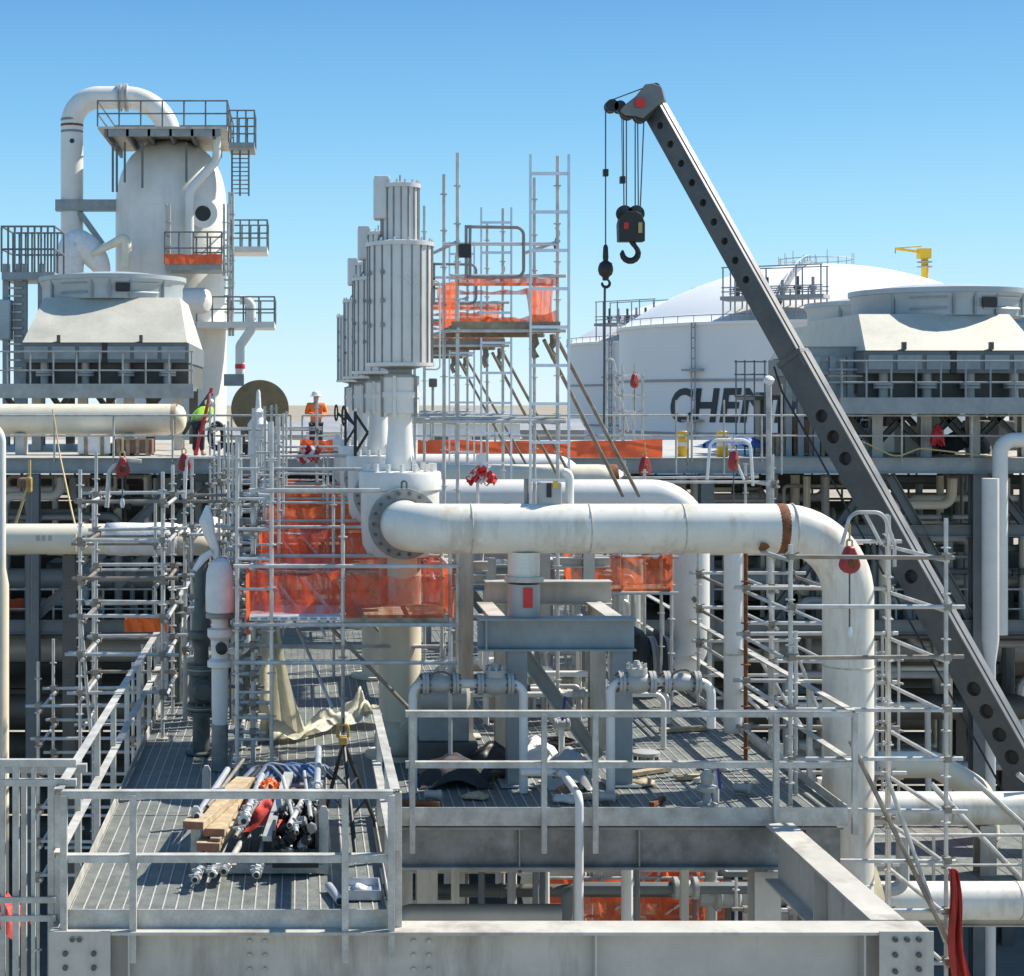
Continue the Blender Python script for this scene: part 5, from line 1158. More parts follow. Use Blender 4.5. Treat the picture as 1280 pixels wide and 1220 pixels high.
# ================================================================== HORIZONTAL VESSEL, DISC, COLUMN
t = thing('horizontal_vessel', 'cream horizontal vessel with rusty dished end under the air cooler', 'vessel', (-6, 46.2, MZ))
vz = Zp(524, 46.2); xr = X(218, 46.2)
MB().lathe([(.02, -8), (.42, -7.7), (.42, 0), (.40, .12), (.33, .24), (.2, .31), (.02, .34)], (xr, 46.2, vz), (1, 0, 0), 28).build('shell', 'cream', t)
band(t, 'rusty_head', (xr - .02, 46.2, vz), (1, 0, 0), .42, .16, 'timber')
for x in (xr - 1.2, xr - 4.2): MB().box(x - .12, x + .12, 45.85, 46.55, MZ, vz - .38).build('saddle', 'beam', t, smooth=False)
t = thing('round_blind', 'large round brown steel disc standing on edge on the module deck', 'disc', (X(325, 44.6), 44.6, MZ))
MB().lathe([(.765, -.05), (.77, -.03), (.77, .03), (.765, .05)], P(325, 511, 44.6), (0.05, 1, 0), 48).build('disc', 'rust_disc', t)
for s in (-.45, .45): MB().box(X(325, 44.6) + s - .06, X(325, 44.6) + s + .06, 44.4, 44.8, MZ, Zp(511, 44.6) - .55).build('chock', 'timber_old', t, smooth=False)
bar(t, 'ledger', (X(300, 44.6), 44.6, MZ + .35), (X(350, 44.6), 44.6, MZ + .35), .1, .1, 'timber_old')

YV = 75.0; cxv = X(214, YV); rv = 2.47; zv = lambda py: Zp(py, YV)
t = thing('column_vessel', 'tall white domed column vessel with an arched overhead pipe', 'vessel', (cxv, YV, 0))
MB().lathe([(rv, 0), (rv, zv(340)), (rv, zv(256)), (rv * .985, zv(243)), (rv * .95, zv(230)), (rv * .90, zv(218)), (rv * .82, zv(206)), (rv * .72, zv(196)), (rv * .58, zv(187)), (rv * .4, zv(180)), (rv * .2, zv(176)), (.02, zv(175))], (cxv, YV, 0), n=48).build('shell', 'white', t, ang=50)
for py in (262, 310): band(t, 'seam', (cxv, YV, zv(py)), (0, 0, 1), rv, .06, 'white')
ap = MB().sweep(fillet([(X(90, YV), YV, zv(330)), (X(90, YV), YV, zv(122)), (X(213, YV), YV, zv(122)), (X(213, YV), YV, zv(178))], [1.2, 2.0], 14), .5, 28).build('overhead_pipe', 'white', t, ang=50)
for px in (150, 158): MB().lathe([(.62, -.07), (.62, -.01), (.58, 0), (.62, .01), (.62, .07)], P(px, 122, YV), (1, 0, 0), 28).build('flange', 'pipe_grey', ap)
for py, m in ((150, 'motor_dark'), (157, 'rust'), (165, 'motor_dark')): band(ap, 'pipe_band', P(90, py, YV), (0, 0, 1), .5, .12, m)
band(ap, 'nozzle_mark', P(90, 176, YV - .49), (0, 1, 0), .1, .05, 'black')
bar(t, 'pipe_bracket', P(70, 257, YV - .3), P(146, 257, YV - .3), .5, .5, 'beam_blue'); bar(t, 'bracket_brace', P(100, 266, YV - .3), P(128, 305, YV - .3), .25, .25, 'beam_blue')
# wrapped nozzles
def cat(pts, rs, n=5):
    P_ = []; R_ = []; m_ = len(pts)
    for i in range(m_ - 1):
        p0, p1, p2, p3 = pts[max(i - 1, 0)], pts[i], pts[i + 1], pts[min(i + 2, m_ - 1)]
        for k in range(n):
            u = k / n; P_.append(.5 * ((2 * p1) + (p2 - p0) * u + (2 * p0 - 5 * p1 + 4 * p2 - p3) * u * u + (3 * p1 - p0 - 3 * p2 + p3) * u ** 3)); R_.append(rs[i] * (1 - u) + rs[i + 1] * u)
    return P_ + [pts[-1]], R_ + [rs[-1]]
MB().sweep(*cat([P(86, 350, 72), P(87, 322, 72), P(95, 303, 72), P(108, 310, 72), P(122, 326, 72), P(130, 342, 72)], [.6, .66, .55, .6, .5, .3]), 18).build('wrapped_elbow', 'wrap', t, ang=180)
MB().sweep(*cat([P(115, 318, 71.5), P(140, 305, 71.5), P(155, 299, 71.5), P(158, 312, 71.5), P(156, 335, 71.5)], [.12, .18, .22, .22, .2]), 12).build('wrapped_bracket', 'cream', t, ang=180)
# top platform
def platform(parent, name, px0, px1, py, y, dep, rail_py, n, m='beam_blue', railm='steel_mid', skirt=0):
    x0, x1, z, h = X(px0, y), X(px1, y), Zp(py, y), (py - rail_py) * y / FPX
    o = MB().box(x0, x1, y, y + dep, z - (.1 if skirt else .25), z).build(name, m, parent, smooth=False)
    if skirt:
        for i in range(6): MB().box(x0 + (x1 - x0) * (i + .3) / 6, x0 + (x1 - x0) * (i + .3) / 6 + .12, y + .1, y + dep - .1, z - .42, z - .1).build('joist', 'steel_mid', o, smooth=False)
    for j in (y, y + dep):
        for i in range(n + 1): tube(o, 'rail_post', (x0 + (x1 - x0) * i / n, j, z), (x0 + (x1 - x0) * i / n, j, z + h), .036, railm)
        for f in (.5, 1): tube(o, 'rail', (x0, j, z + h * f), (x1, j, z + h * f), .034, railm)
    for x in (x0, x1):
        for f in (.5, 1): tube(o, 'rail', (x, y, z + h * f), (x, y + dep, z + h * f), .034, railm)
    return o
tp = platform(t, 'top_platform', 122, 284, 158, 71.2, 6.5, 126, 6, 'beam', 'steel_mid', .1)
MB().box(X(136, 71.5), X(276, 71.5), 71.3, 71.45, Zp(171, 71.5), Zp(161, 71.5)).build('edge_beam', 'beam_blue', tp, smooth=False)
for px in (141, 146, 156, 178, 233): MB().tube(P(px, 178, 72.3), P(px, 235 if px in (178,) else 240 if px < 150 else 228, 72.3), .055, 6).build('hanger', 'steel_mid', tp)
platform(t, 'ladder_cage', 286, 318, 178, 72.3, 2.0, 138, 3, 'beam_blue')
for px in (290, 300, 311): MB().tube(P(px, 178, 73), P(px, 245, 73), .045, 6).build('ladder_stile', 'steel_mid', t)
for i in range(12): MB().tube(P(290, 182 + i * 5.4, 73), P(311, 182 + i * 5.4, 73), .025, 5).build('ladder_hoop', 'steel_mid', t)
platform(t, 'balcony', 289, 334, 308, 73, 2.2, 275, 4, 'white'); platform(t, 'balcony', 246, 343, 402, 71.8, 3.0, 371, 5, 'white')
bl = platform(t, 'netted_balcony', 206, 277, 330, 70.6, 2.2, 290, 4, 'beam_blue')
net(bl, 'balcony_net', (X(206, 70.5), 70.5, 0), (X(277, 70.5), 70.5, 0), Zp(330, 70.5), Zp(317, 70.5), 'net_far', 12, 3)
for px in (208, 212, 280, 285): pole(bl, 'scaffold_pole', P(px, 345, 70.8), P(px, 255, 70.8), .05, 'galv', 1.0)
for px in (287, 291): pole(t, 'scaffold_pole', P(px, 420, 72.5), P(px, 240, 72.5), .06, 'galv', 1.0)
for i in range(10): MB().tube(P(280, 300 + i * 10, 72.6), P(292, 300 + i * 10, 72.6), .04, 5).build('scaffold_rung', 'galv', t)
# nozzle with flange, sloping pipe and lower outlet
nz = MB().lathe([(.42, -2), (.42, .2), (.62, .2), (.62, .42), (.34, .43), (.34, .1)], P(253, 268, 72.6), (.12, -1, 0), 28).build('manway_nozzle', 'white', t)
MB().lathe([(.33, 0), (.33, .02)], P(253, 268, 72.25), (.12, -1, 0), 20).build('manway_shade', 'black', nz)  # black disc paints the shade inside the nozzle
MB().sweep(fillet([P(271, 165, 72.2), P(271, 200, 72.2), P(237, 238, 71.8), P(237, 330, 71.8)], .6, 6), .19, 14).build('sloping_pipe', 'white', t)
MB().sweep(fillet([P(300, 375, 72), P(314, 376, 72), P(314, 412, 72), P(300, 432, 72), P(300, 470, 72)], .3, 6), .2, 14).build('outlet_pipe', 'white', t)
band(t, 'red_band', P(300, 458, 72), (0, 0, 1), .21, .2, 'tag_red')
MB().lathe([(.55, -.6), (.55, .3), (.45, .5), (.2, .6)], P(246, 376, 71), (.9, -.4, 0), 20).build('manway_cover', 'white', t)
bar(t, 'lower_beam', P(280, 475, 71), P(305, 475, 71), .3, .5, 'beam_blue')
# caged stair tower at the far left
t = thing('caged_stair', 'steel ladder tower with railed landing beside the first air cooler', 'stair tower', (X(35, 56), 56, MZ))
for px in (8, 22, 30, 52): ib(t, 'post', (X(px, 56), 56, MZ), (X(px, 56), 56, Zp(330, 56)), .25, .22, 'beam_blue', up=(0, 1, 0))
platform(t, 'landing', 2, 68, 340, 55.5, 2.2, 283, 8, 'beam_blue')
for i in range(12): bar(t, 'rung', P(10, 350 + i * 10, 55.8), P(28, 350 + i * 10, 55.8), .06, .06, 'galv')
MB().box(X(-5, 56), X(16, 56), 55.6, 57.5, Zp(425, 56), Zp(375, 56)).build('duct', 'plenum_ring', t, smooth=False, bevel=.05)

# ================================================================== LOWER LEVELS
fl = thing('added_floor', 'lower floor added under the module deck to shade the space below', 'platform', (5, 53, 9.7))
MB().box(-20, 30, 44.0, 63, 9.75, 9.83).build('floor_plate', 'beam_dark', fl, smooth=False)  # floor added to hide bright ground and shade what lies below
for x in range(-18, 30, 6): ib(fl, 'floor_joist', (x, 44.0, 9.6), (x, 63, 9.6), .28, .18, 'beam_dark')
pb = []  # dark pipe bank added as backing to block the bright ground
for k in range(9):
    z = .65 + k * 1.0; t = thing('added_rack_pipe', 'dark pipe added to hide bright ground under the module, %s up from the ground' % ('first', 'second', 'third', 'fourth', 'fifth', 'sixth', 'seventh', 'eighth', 'ninth')[k], 'pipe', (5, 60, z - .5), 'added bank of pipes under the module')
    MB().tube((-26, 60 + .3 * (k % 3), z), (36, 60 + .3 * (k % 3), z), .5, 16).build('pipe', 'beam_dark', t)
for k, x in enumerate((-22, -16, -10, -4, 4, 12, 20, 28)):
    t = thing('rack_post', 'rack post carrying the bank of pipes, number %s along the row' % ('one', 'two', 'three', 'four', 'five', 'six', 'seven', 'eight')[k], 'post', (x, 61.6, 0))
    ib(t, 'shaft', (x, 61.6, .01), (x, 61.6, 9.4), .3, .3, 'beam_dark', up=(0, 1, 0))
# equipment standing on the lower floor
for k, (x, y, wx, wy, h, m, lab) in enumerate(((-11.5, 48, 2.2, 2, 2.6, 'beam_dark', 'dark equipment skid on the lower floor behind the outer scaffold'), (-6.5, 52, 3, 2, 2.2, 'beam_blue', 'blue grey equipment skid on the lower floor beside the frame column'), (-9.0, 58, 5, 2, 2.4, 'beam_dark', 'long dark equipment skid deep on the lower floor'), (12.6, 50, 2.4, 2, 2.4, 'beam_blue', 'blue grey equipment skid on the lower floor behind the crane boom'), (20, 52, 3, 2.5, 2.6, 'beam_dark', 'dark equipment skid on the lower floor beside the white riser'), (17, 58, 4, 2, 2.3, 'beam_dark', 'dark equipment skid at the back of the lower floor'), (24.5, 49, 3, 2.5, 2.5, 'rust', 'rusty equipment skid on the lower floor at the edge of the view'))):
    t = thing('equipment_skid', lab, 'skid', (x, y, 9.83), 'equipment skids on the lower floor')
    MB().box(x - wx / 2, x + wx / 2, y - wy / 2, y + wy / 2, 9.84, 10.1).build('base', 'beam_dark', t, smooth=False)
    MB().box(x - wx / 2 + .2, x + wx / 2 - .5, y - wy / 2 + .2, y + wy / 2 - .2, 10.1, 9.83 + h * .55).build('casing', m, t, smooth=False, bevel=.05)
    MB().lathe([(.3, 0), (.34, .1), (.34, h * .5), (.2, h * .6), (.1, h * .65)], (x + wx / 2 - .55, y - .2, 10.1), n=14).build('tank', 'pipe_grey', t)
    for q in (-.3, .2): MB().sweep(fillet([(x + q, y - wy / 2 + .1, 10.1), (x + q, y - wy / 2 - .1, 9.83 + h * .8), (x + q + .7, y - wy / 2 - .1, 9.83 + h * .8)], .15), .07, 10).build('pipework', 'white', t)
for k, (x0, x1, z, y, lab) in enumerate(((-12, -4, 10.9, 45, 'lower floor handrail behind the outer scaffold'), (10.8, 21, 10.9, 45, 'lower floor handrail behind the crane boom'))):
    guardrail(lab, (x0, y), (x1, y), 9.83, [i / 6 for i in range(7)], 1.1, 0, flat=False, r=.03, m='galv')
for k, (a, b, z0, z1, y, lab) in enumerate(((11.8, 14.2, 12.0, 12.6, 60, 'strip of orange net deep under the module behind the crane boom'), (15.2, 19.5, 10.3, 10.8, 61, 'long strip of orange net low and deep under the module'), (-9.2, -7.2, 10.2, 10.6, 46, 'strip of orange net on the lower floor beside the frame column'))):
    t = thing('safety_net', lab, 'net', (a, y, z0)); net(t, 'mesh', (a, y, 0), (b, y, 0), z0, z1, 'net_far', 12, 3, .05, .03)

# lower deck and pipes at the far end of the front girder
n_before = set(o.name for o in bpy.data.objects)
ld = thing('lower_deck', 'low grating deck between the two thick pipes beside the tall scaffold', 'platform', (15, 33, 7.2))
for i in range(22): MB().box(8.2 + i * .6, 8.78 + i * .6, 28.8, 37, 7.2, 7.26).build('grating_panel', 'grating', ld, smooth=False)
for x in (9, 14, 19): ib(ld, 'post', (x, 36, -2.4), (x, 36, 7.15), .25, .25, 'beam_dark', up=(0, 1, 0))
for y in (29, 33, 36.8): ib(ld, 'joist', (8.2, y, 7.06), (21.4, y, 7.06), .26, .16, 'beam')
guardrail('low tube handrail on the deck between the two thick pipes', (9.5, 29.5), (19, 29.5), 7.26, [i / 6 for i in range(7)], 1.1, 0, flat=False, r=.03)
for k, (xa, xb) in enumerate(((11.3, 13.0), (12.2, 14.2), (13.2, 15.3))): tube(ld, 'stair_stringer', (xa, 30.2 + .4 * k, 9.1), (xb, 30.2 + .4 * k, 7.3), .05, 'galv')
for k, (y, z, x0, r, lab) in enumerate(((31.0, 8.47, 9.2, .30, 'thick pale grey pipe passing below the foot of the crane boom'), (28.0, 7.66, 9.0, .31, 'thick pale grey pipe lowest at the edge of the view'))):
    t = thing('trunk_pipe', lab, 'pipe', (14, y, z - r)); MB().tube((x0, y, z), (24, y, z), r, 28).build('pipe', 'pipe_paint', t)
    for x in (12.6, 19): ib(t, 'support', (x, y + .02, -2.4 if k else 7.26), (x, y + .02, z - r), .35, .3, 'beam', up=(0, 1, 0))
    band(t, 'weld_seam', (11.9, y, z), (1, 0, 0), r, .03, 'pipe_grey')
t = thing('elbow_pipe', 'cream elbow pipe rising behind the thick pipe and the tall scaffold', 'pipe', (12, 33, 7.3))
MB().sweep(fillet([(10.9, 33.4, 8.75), (12.6, 33.4, 8.75), (13.5, 33.4, 8.2), (13.6, 33.4, 7.3)], .5, 8), .26, 24).build('pipe', 'cream', t)
flange(t, (11.3, 33.4, 8.75), (1, 0, 0), .35, .05, 12)
t = thing('safety_net', 'orange net on the low deck between the two thick pipes', 'net', (12.6, 34.5, 7.3)); net(t, 'mesh', (12.0, 34.5, 0), (14.2, 34.5, 0), 7.35, 7.8, 'net_far', 12, 3)
t = thing('scaffold', 'small far scaffold seen past the dropping pipe near the low deck', 'scaffold', (12, 36, 7.26))
for x in (11.6, 12.1, 12.6):
    for y in (35.5, 36.5): pole(t, 'upright', (x, y, 7.27), (x, y, 10.9), .03)
for z in (8, 8.5, 9, 9.5, 10, 10.5):
    for y in (35.5, 36.5): tube(t, 'ledger', (11.5, y, z), (12.7, y, z))
for o in [o for o in bpy.data.objects if o.name not in n_before and o.parent is None]:
    o.location = Vector((0, 0, CAMZ)) + (o.location - Vector((0, 0, CAMZ))) * .86; o.scale = (.86, .86, .86)
MB().grid(lambda u, v: (7.03 + .09 * (u - .5) * 2 * (.35 + 1.1 * v) + .12 * v + .02 * math.sin(v * 9), 18.15 + .05 * math.sin(u * 13 + v * 4) + .03 * math.sin(u * 27), Zp(1085, 18.2) - 1.6 * v), 24, 24).solo('red_tarp', 'red_tarp', 'dark red tarp hanging from the tall scaffold near the bolted end plate', 'tarp', ang=180)
MB().grid(lambda u, v: (6.85 + .16 * (u - .5) * (1 + v) + .1 * v + .03 * math.sin(v * 11), 20.5 + .08 * math.sin(u * 7 + v * 5), Zp(985, 20.5) - 1.9 * v), 12, 24).solo('plastic_sheet', 'sheet', 'cream plastic sheet hanging behind the tall scaffold', 'sheet', ang=180)

# things seen in the gap under the valve deck
t = thing('low_pipe', 'white pipe with an elbow just above the front girder', 'pipe', (1.9, 19, 9.6))
MB().sweep(fillet([(1.12, 19.5, 9.2), (1.12, 19.5, 10.05), (3.0, 19.5, 10.05)], .16, 7), .1, 18).build('pipe', 'pipe_grey', t)
t = thing('low_pipe', 'thin white pipe run across the gap under the valve deck', 'pipe', (3, 22, 10.0)); MB().tube((1.2, 22, 10.05), (6.5, 22, 10.05), .05, 12).build('pipe', 'white', t)
for x in (2, 3.6, 5): MB().box(x - .05, x + .05, 21.95, 22.05, 9.2, 10.0).build('hanger', 'beam', t, smooth=False)
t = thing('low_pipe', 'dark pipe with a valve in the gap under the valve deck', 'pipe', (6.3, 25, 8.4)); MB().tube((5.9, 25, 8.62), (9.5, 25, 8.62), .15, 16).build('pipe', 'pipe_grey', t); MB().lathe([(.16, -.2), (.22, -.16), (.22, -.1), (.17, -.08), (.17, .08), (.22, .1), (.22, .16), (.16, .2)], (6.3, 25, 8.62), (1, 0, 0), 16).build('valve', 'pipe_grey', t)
t = thing('low_tank', 'pale cream drum lying in the gap under the valve deck', 'drum', (5.4, 30, 7.0)); MB().lathe([(.1, -1.3), (.5, -1.2), (.52, -1.0), (.52, 1.0), (.5, 1.1), (.1, 1.2)], (5.2, 30, 7.3), (1, 0, 0), 24).build('shell', 'cream', t)
for x in (4.4, 6.0): MB().box(x - .1, x + .1, 29.7, 30.3, 5.5, 6.9).build('saddle', 'beam', t, smooth=False)
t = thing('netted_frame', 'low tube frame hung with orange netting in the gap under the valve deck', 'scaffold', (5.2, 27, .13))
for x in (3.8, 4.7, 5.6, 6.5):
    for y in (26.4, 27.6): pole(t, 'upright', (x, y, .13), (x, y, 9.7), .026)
for z in (7.9, 8.5, 9.2):
    for y in (26.36, 27.64): tube(t, 'ledger', (3.7, y, z), (6.6, y, z))
net(t, 'front_net', (4.3, 26.3, 0), (6.6, 26.3, 0), 7.7, 8.5, 'net', 16, 5, .15, .05); net(t, 'rear_net', (3.8, 27.7, 0), (6.6, 27.7, 0), 7.7, 9.1, 'net_far', 16, 5, .2, .06)
net(t, 'side_net', (5.6, 26.4, 0), (6.5, 27.5, 0), 8.3, 9.2, 'net_far', 10, 5, .1, .08)
for k in range(3): tube(t, 'brace', (3.8 + .9 * k, 26.3, 7.9), (4.7 + .9 * k, 26.3, 8.5), .024)
for k, (x, y, lab) in enumerate(((1.6, 26, 'steel post in the gap under the valve deck nearest the low elbow'), (2.6, 28, 'steel post in the gap under the valve deck by the red lift'), (7.6, 27, 'pale steel post in the gap under the valve deck past the red lift'))):
    t = thing('pipe_post', lab, 'post', (x, y, .12)); ib(t, 'shaft', (x, y, .12), (x, y, 10.5), .2, .2, 'beam', up=(0, 1, 0))
    for z in (8.2, 9.1): ib(t, 'arm', (x - .8, y, z), (x + .8, y, z), .15, .12, 'beam')
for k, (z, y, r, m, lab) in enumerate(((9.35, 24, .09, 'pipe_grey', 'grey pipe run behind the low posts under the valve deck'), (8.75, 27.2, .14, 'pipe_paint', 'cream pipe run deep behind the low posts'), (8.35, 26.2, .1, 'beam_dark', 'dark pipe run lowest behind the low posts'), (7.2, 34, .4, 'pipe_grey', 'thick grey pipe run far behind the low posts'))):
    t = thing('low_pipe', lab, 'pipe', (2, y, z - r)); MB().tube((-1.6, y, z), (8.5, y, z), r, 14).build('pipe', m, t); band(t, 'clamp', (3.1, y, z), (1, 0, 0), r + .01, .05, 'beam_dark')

# ================================================================== PEOPLE
def skin_mesh(name, verts, edges, m, parent, loc, yaw=0, root=0, sub=2):
    me = bpy.data.meshes.new(name); me.from_pydata([tuple(v[0]) for v in verts], edges, []); me.materials.append(MATS[m])
    o = bpy.data.objects.new(name, me); COL.objects.link(o); o.parent = parent; o.location = Vector(loc) - BASE[parent.name]; o.rotation_euler.z = yaw
    md = o.modifiers.new('skin', 'SKIN'); md.use_smooth_shade = True
    for i, v in enumerate(verts):
        r = v[1]; me.skin_vertices[0].data[i].radius = r if isinstance(r, tuple) else (r, r)
        me.skin_vertices[0].data[i].use_root = (i == root)
    sb = o.modifiers.new('sub', 'SUBSURF'); sb.levels = sub; sb.render_levels = sub
    BASE[o.name] = Vector(loc); return o
def person(label, loc, yaw, jacket, pants, hat='hat', arms='fold', bend=0.0):
    t = thing('person', label, 'person', loc)
    def B(x, y, z):      # bend the trunk forward (towards -y) about the hip
        if z > .95 and bend:
            c, s = math.cos(bend), math.sin(bend); dz, dy = z - .95, y
            return (x, dy * c - dz * s, .95 + dz * c + dy * s * .0)
        return (x, y, z)
    hip, waist, chest, neck, head, crown = B(0, 0, .95), B(0, 0, 1.10), B(0, 0, 1.34), B(0, 0, 1.50), B(0, -.02, 1.60), B(0, -.01, 1.72)
    if arms == 'fold': la = [B(-.2, 0, 1.42), B(-.27, -.03, 1.18), B(-.06, -.24, 1.16)]; ra = [B(.2, 0, 1.42), B(.27, -.03, 1.18), B(.08, -.25, 1.12)]
    else: la = [B(-.2, 0, 1.42), B(-.25, -.1, 1.16), B(-.2, -.32, 1.0)]; ra = [B(.2, 0, 1.42), B(.26, .02, 1.14), B(.24, -.08, .9)]
    body = [(hip, (.15, .11)), (waist, (.14, .10)), (chest, (.17, .11)), (neck, (.06, .06)), (head, (.085, .10)), (crown, (.07, .085)),
            (la[0], .06), (la[1], .048), (la[2], .038), (ra[0], .06), (ra[1], .048), (ra[2], .038),
            ((-.1, 0, .88), .085), ((-.11, -.02, .5), .06), ((-.12, .01, .1), .045), ((-.13, -.14, .05), .04),
            ((.1, 0, .88), .085), ((.11, -.02, .5), .06), ((.12, .01, .1), .045), ((.13, -.14, .05), .04)]
    for k, a in ((8, la), (11, ra)):
        d = (Vector(a[2]) - Vector(a[1])).normalized()
        for j in range(3): body.append((tuple(Vector(a[2]) + d * (.06 + .035 * j) + Vector((.012 * (1 if k == 8 else -1) * j, 0, .008 * j))), .03 - .006 * j))
    ed = [(0, 1), (1, 2), (2, 3), (3, 4), (4, 5), (2, 6), (6, 7), (7, 8), (2, 9), (9, 10), (10, 11), (0, 12), (12, 13), (13, 14), (14, 15), (0, 16), (16, 17), (17, 18), (18, 19), (8, 20), (20, 21), (21, 22), (11, 23), (23, 24), (24, 25)]
    b = skin_mesh('body', body, ed, 'skin', t, loc, yaw)
    e = .022
    jk = [(hip, (.175, .135)), (waist, (.165, .125)), (chest, (.195, .135)), (B(0, 0, 1.47), (.085, .085)), (la[0], .08), (la[1], .068), (tuple(Vector(la[1]).lerp(Vector(la[2]), .85)), .055), (ra[0], .08), (ra[1], .068), (tuple(Vector(ra[1]).lerp(Vector(ra[2]), .85)), .055)]
    skin_mesh('jacket', jk, [(0, 1), (1, 2), (2, 3), (2, 4), (4, 5), (5, 6), (2, 7), (7, 8), (8, 9)], jacket, t, loc, yaw)
    tr = [((0, 0, .93), (.165, .125)), ((-.1, 0, .86), .105), ((-.11, -.02, .5), .082), ((-.12, .01, .12), .07), ((.1, 0, .86), .105), ((.11, -.02, .5), .082), ((.12, .01, .12), .07)]
    skin_mesh('trousers', tr, [(0, 1), (1, 2), (2, 3), (0, 4), (4, 5), (5, 6)], pants, t, loc, yaw)
    for s in (-.125, .125): skin_mesh('boot', [((s, .03, .05), .06), ((s, -.08, .045), .058), ((s, -.16, .04), .048)], [(0, 1), (1, 2)], 'timber_old', t, loc, yaw, sub=1)
    L = Vector(loc); rot = Matrix.Rotation(yaw, 3, 'Z'); up = (Vector(crown) - Vector(head)).normalized(); hc = L + rot @ (Vector(head) + up * .05)
    up = rot @ up
    h = MB().lathe([(.165, 0), (.165, .012), (.125, .018), (.122, .06), (.105, .105), (.07, .135), (.02, .145)], hc, up, 20).build('hard_hat', hat, t)
    f = rot @ Vector((0, -1, 0))
    MB().obox(hc + f * .16 + up * .006, rot @ Vector((1, 0, 0)), f, up, .08, .05, .006).build('peak', hat, h, smooth=False)
    nose = L + rot @ (Vector(head) + Vector((0, -.115, .0)))
    MB().lathe([(.018, -.03), (.02, 0), (.008, .035)], nose, rot @ Vector((0, -.2, 1)), 8).build('nose', 'skin', b)
    for s in (-.035, .035): MB().lathe([(.004, -.012), (.013, 0), (.004, .012)], L + rot @ (Vector(head) + Vector((s, -.105, .03))), rot @ Vector((1, 0, 0)), 8).build('eye', 'black', b)
    MB().bar(L + rot @ (Vector(head) + Vector((-.03, -.105, -.05))), L + rot @ (Vector(head) + Vector((.03, -.105, -.05))), .008, .01).build('mouth', 'red', b, smooth=False)
    # reflective stripes
    return t
person('worker in orange jacket and white hard hat facing the camera on the module deck', (X(395, 45.2), 45.2, MZ - .05), .15, 'vest_orange', 'trouser')
person('worker in lime yellow vest leaning over beside the red step ladder', (X(248, 45.4), 45.4, MZ), 2.6, 'vest_lime', 'trouser', 'hat', 'low', .9)

# ================================================================== SMALL THINGS
def reel(label, c, hang=.2, drop=.8, r=.10, tilt=(0.3, -1, 0), m='red'):
    c = Vector(c); t = thing('safety_reel', label, 'safety reel', c - Vector((0, 0, r)))
    a = Vector(tilt); a.z = 0; a.normalize(); u_ = Vector((-a.y, a.x, 0))
    tear = [(math.sin(R(q)) * r * (1 if abs(q) < 100 else .85), -math.cos(R(q)) * r) for q in range(-125, 126, 25)] + [(r * .28, r * 1.45), (-r * .28, r * 1.45)]
    MB().prism(tear, c - a * .055, u_, (0, 0, 1), a * .11).build('housing', m, t, bevel=.025)
    MB().lathe([(r * .5, 0), (r * .42, .02)], c + a * .05, a, 14).build('cover', 'rust' if m == 'red' else 'red', t)
    r0 = r; r *= 1.4
    MB().sweep(fillet([c + Vector((-.03, 0, r)), c + Vector((-.03, 0, r + .08)), c + Vector((.03, 0, r + .08)), c + Vector((.03, 0, r))], .03), .012, 6).build('handle', 'rope', t)
    tube(t, 'strap', c + Vector((0, 0, r + .06)), c + Vector((0, 0, r + hang)), .012, 'rope'); tube(t, 'cable', c - Vector((0, 0, r0 * .9)), c - Vector((0, 0, r + drop)), .01, 'cable')
    MB().lathe([(.02, -.06), (.035, 0), (.02, .06)], c - Vector((0, 0, r + drop)), n=8).build('snap_hook', 'alu', t)
reel('red safety reel hung from the davit arm of the outer scaffold', P(153, 586, 21.9), .25, .3, .105)
reel('dark red round safety reel hung above the wrapped pipe on the walkway', P(230, 580, 25.0), .2, .3, .11, (.3, -1, 0))
reel('red safety reel hung on the davit frame behind the white pipe elbow', P(917, 578, 27.4), .25, .6, .13, (1.2, -1, 0))
reel('round red safety reel hanging against the bend of the big pipe', P(1062, 703, 18.6), .25, .6, .125, (.3, -1, .1))
reel('small red safety reel among the far scaffold beside the tag line', P(793, 478, 44), .3, .6, .15, (1, -1, 0))
reel('dark red safety reel hanging in the scaffold behind the stays', P(806, 585, 30), .25, .2, .14, (.8, -1, 0))
t = thing('flagging_tape', 'red flagging tape and white tag tied to the tower upright', 'tape', P(600, 590, 22.0))
for k in range(12):
    a = P(588 + 2.4 * k, 588 + 5 * math.sin(k * 1.3), 21.95); yw = random.uniform(-.5, .5)
    MB().grid(lambda u, v: a + Vector((.09 * (u - .5) + yw * .16 * v + .02 * math.sin(v * 7 + k), .04 * math.sin(k * 2 + u * 4 + v * 5), -.13 * v + .03 * math.sin(u * 6 + k))), 4, 6).build('ribbon', 'tag_red' if k % 3 else 'wrap', t, ang=180)
MB().box(X(598, 22), X(608, 22), 21.99, 22.0, Zp(590, 22), Zp(566, 22)).build('tag', 'wrap', t, smooth=False)
MB().tube(P(597, 640, 22), P(597, 568, 22), .02, 8).build('pole', 'wrap', t)
t = thing('flagging_tape', 'red and white tape bundle tied to the far netted scaffold', 'tape', P(385, 565, 34))
for k in range(8):
    a = P(374 + 3.2 * k, 562 + 4 * math.sin(k * 1.7), 34); MB().grid(lambda u, v: a + Vector((.12 * (u - .5) + .05 * math.sin(v * 5 + k * 2), .05 * math.sin(k * 2 + u * 4), -.2 * v + .05 * math.sin(u * 6 + k))), 4, 6).build('ribbon', 'tag_red' if k % 2 else 'wrap', t, ang=180)
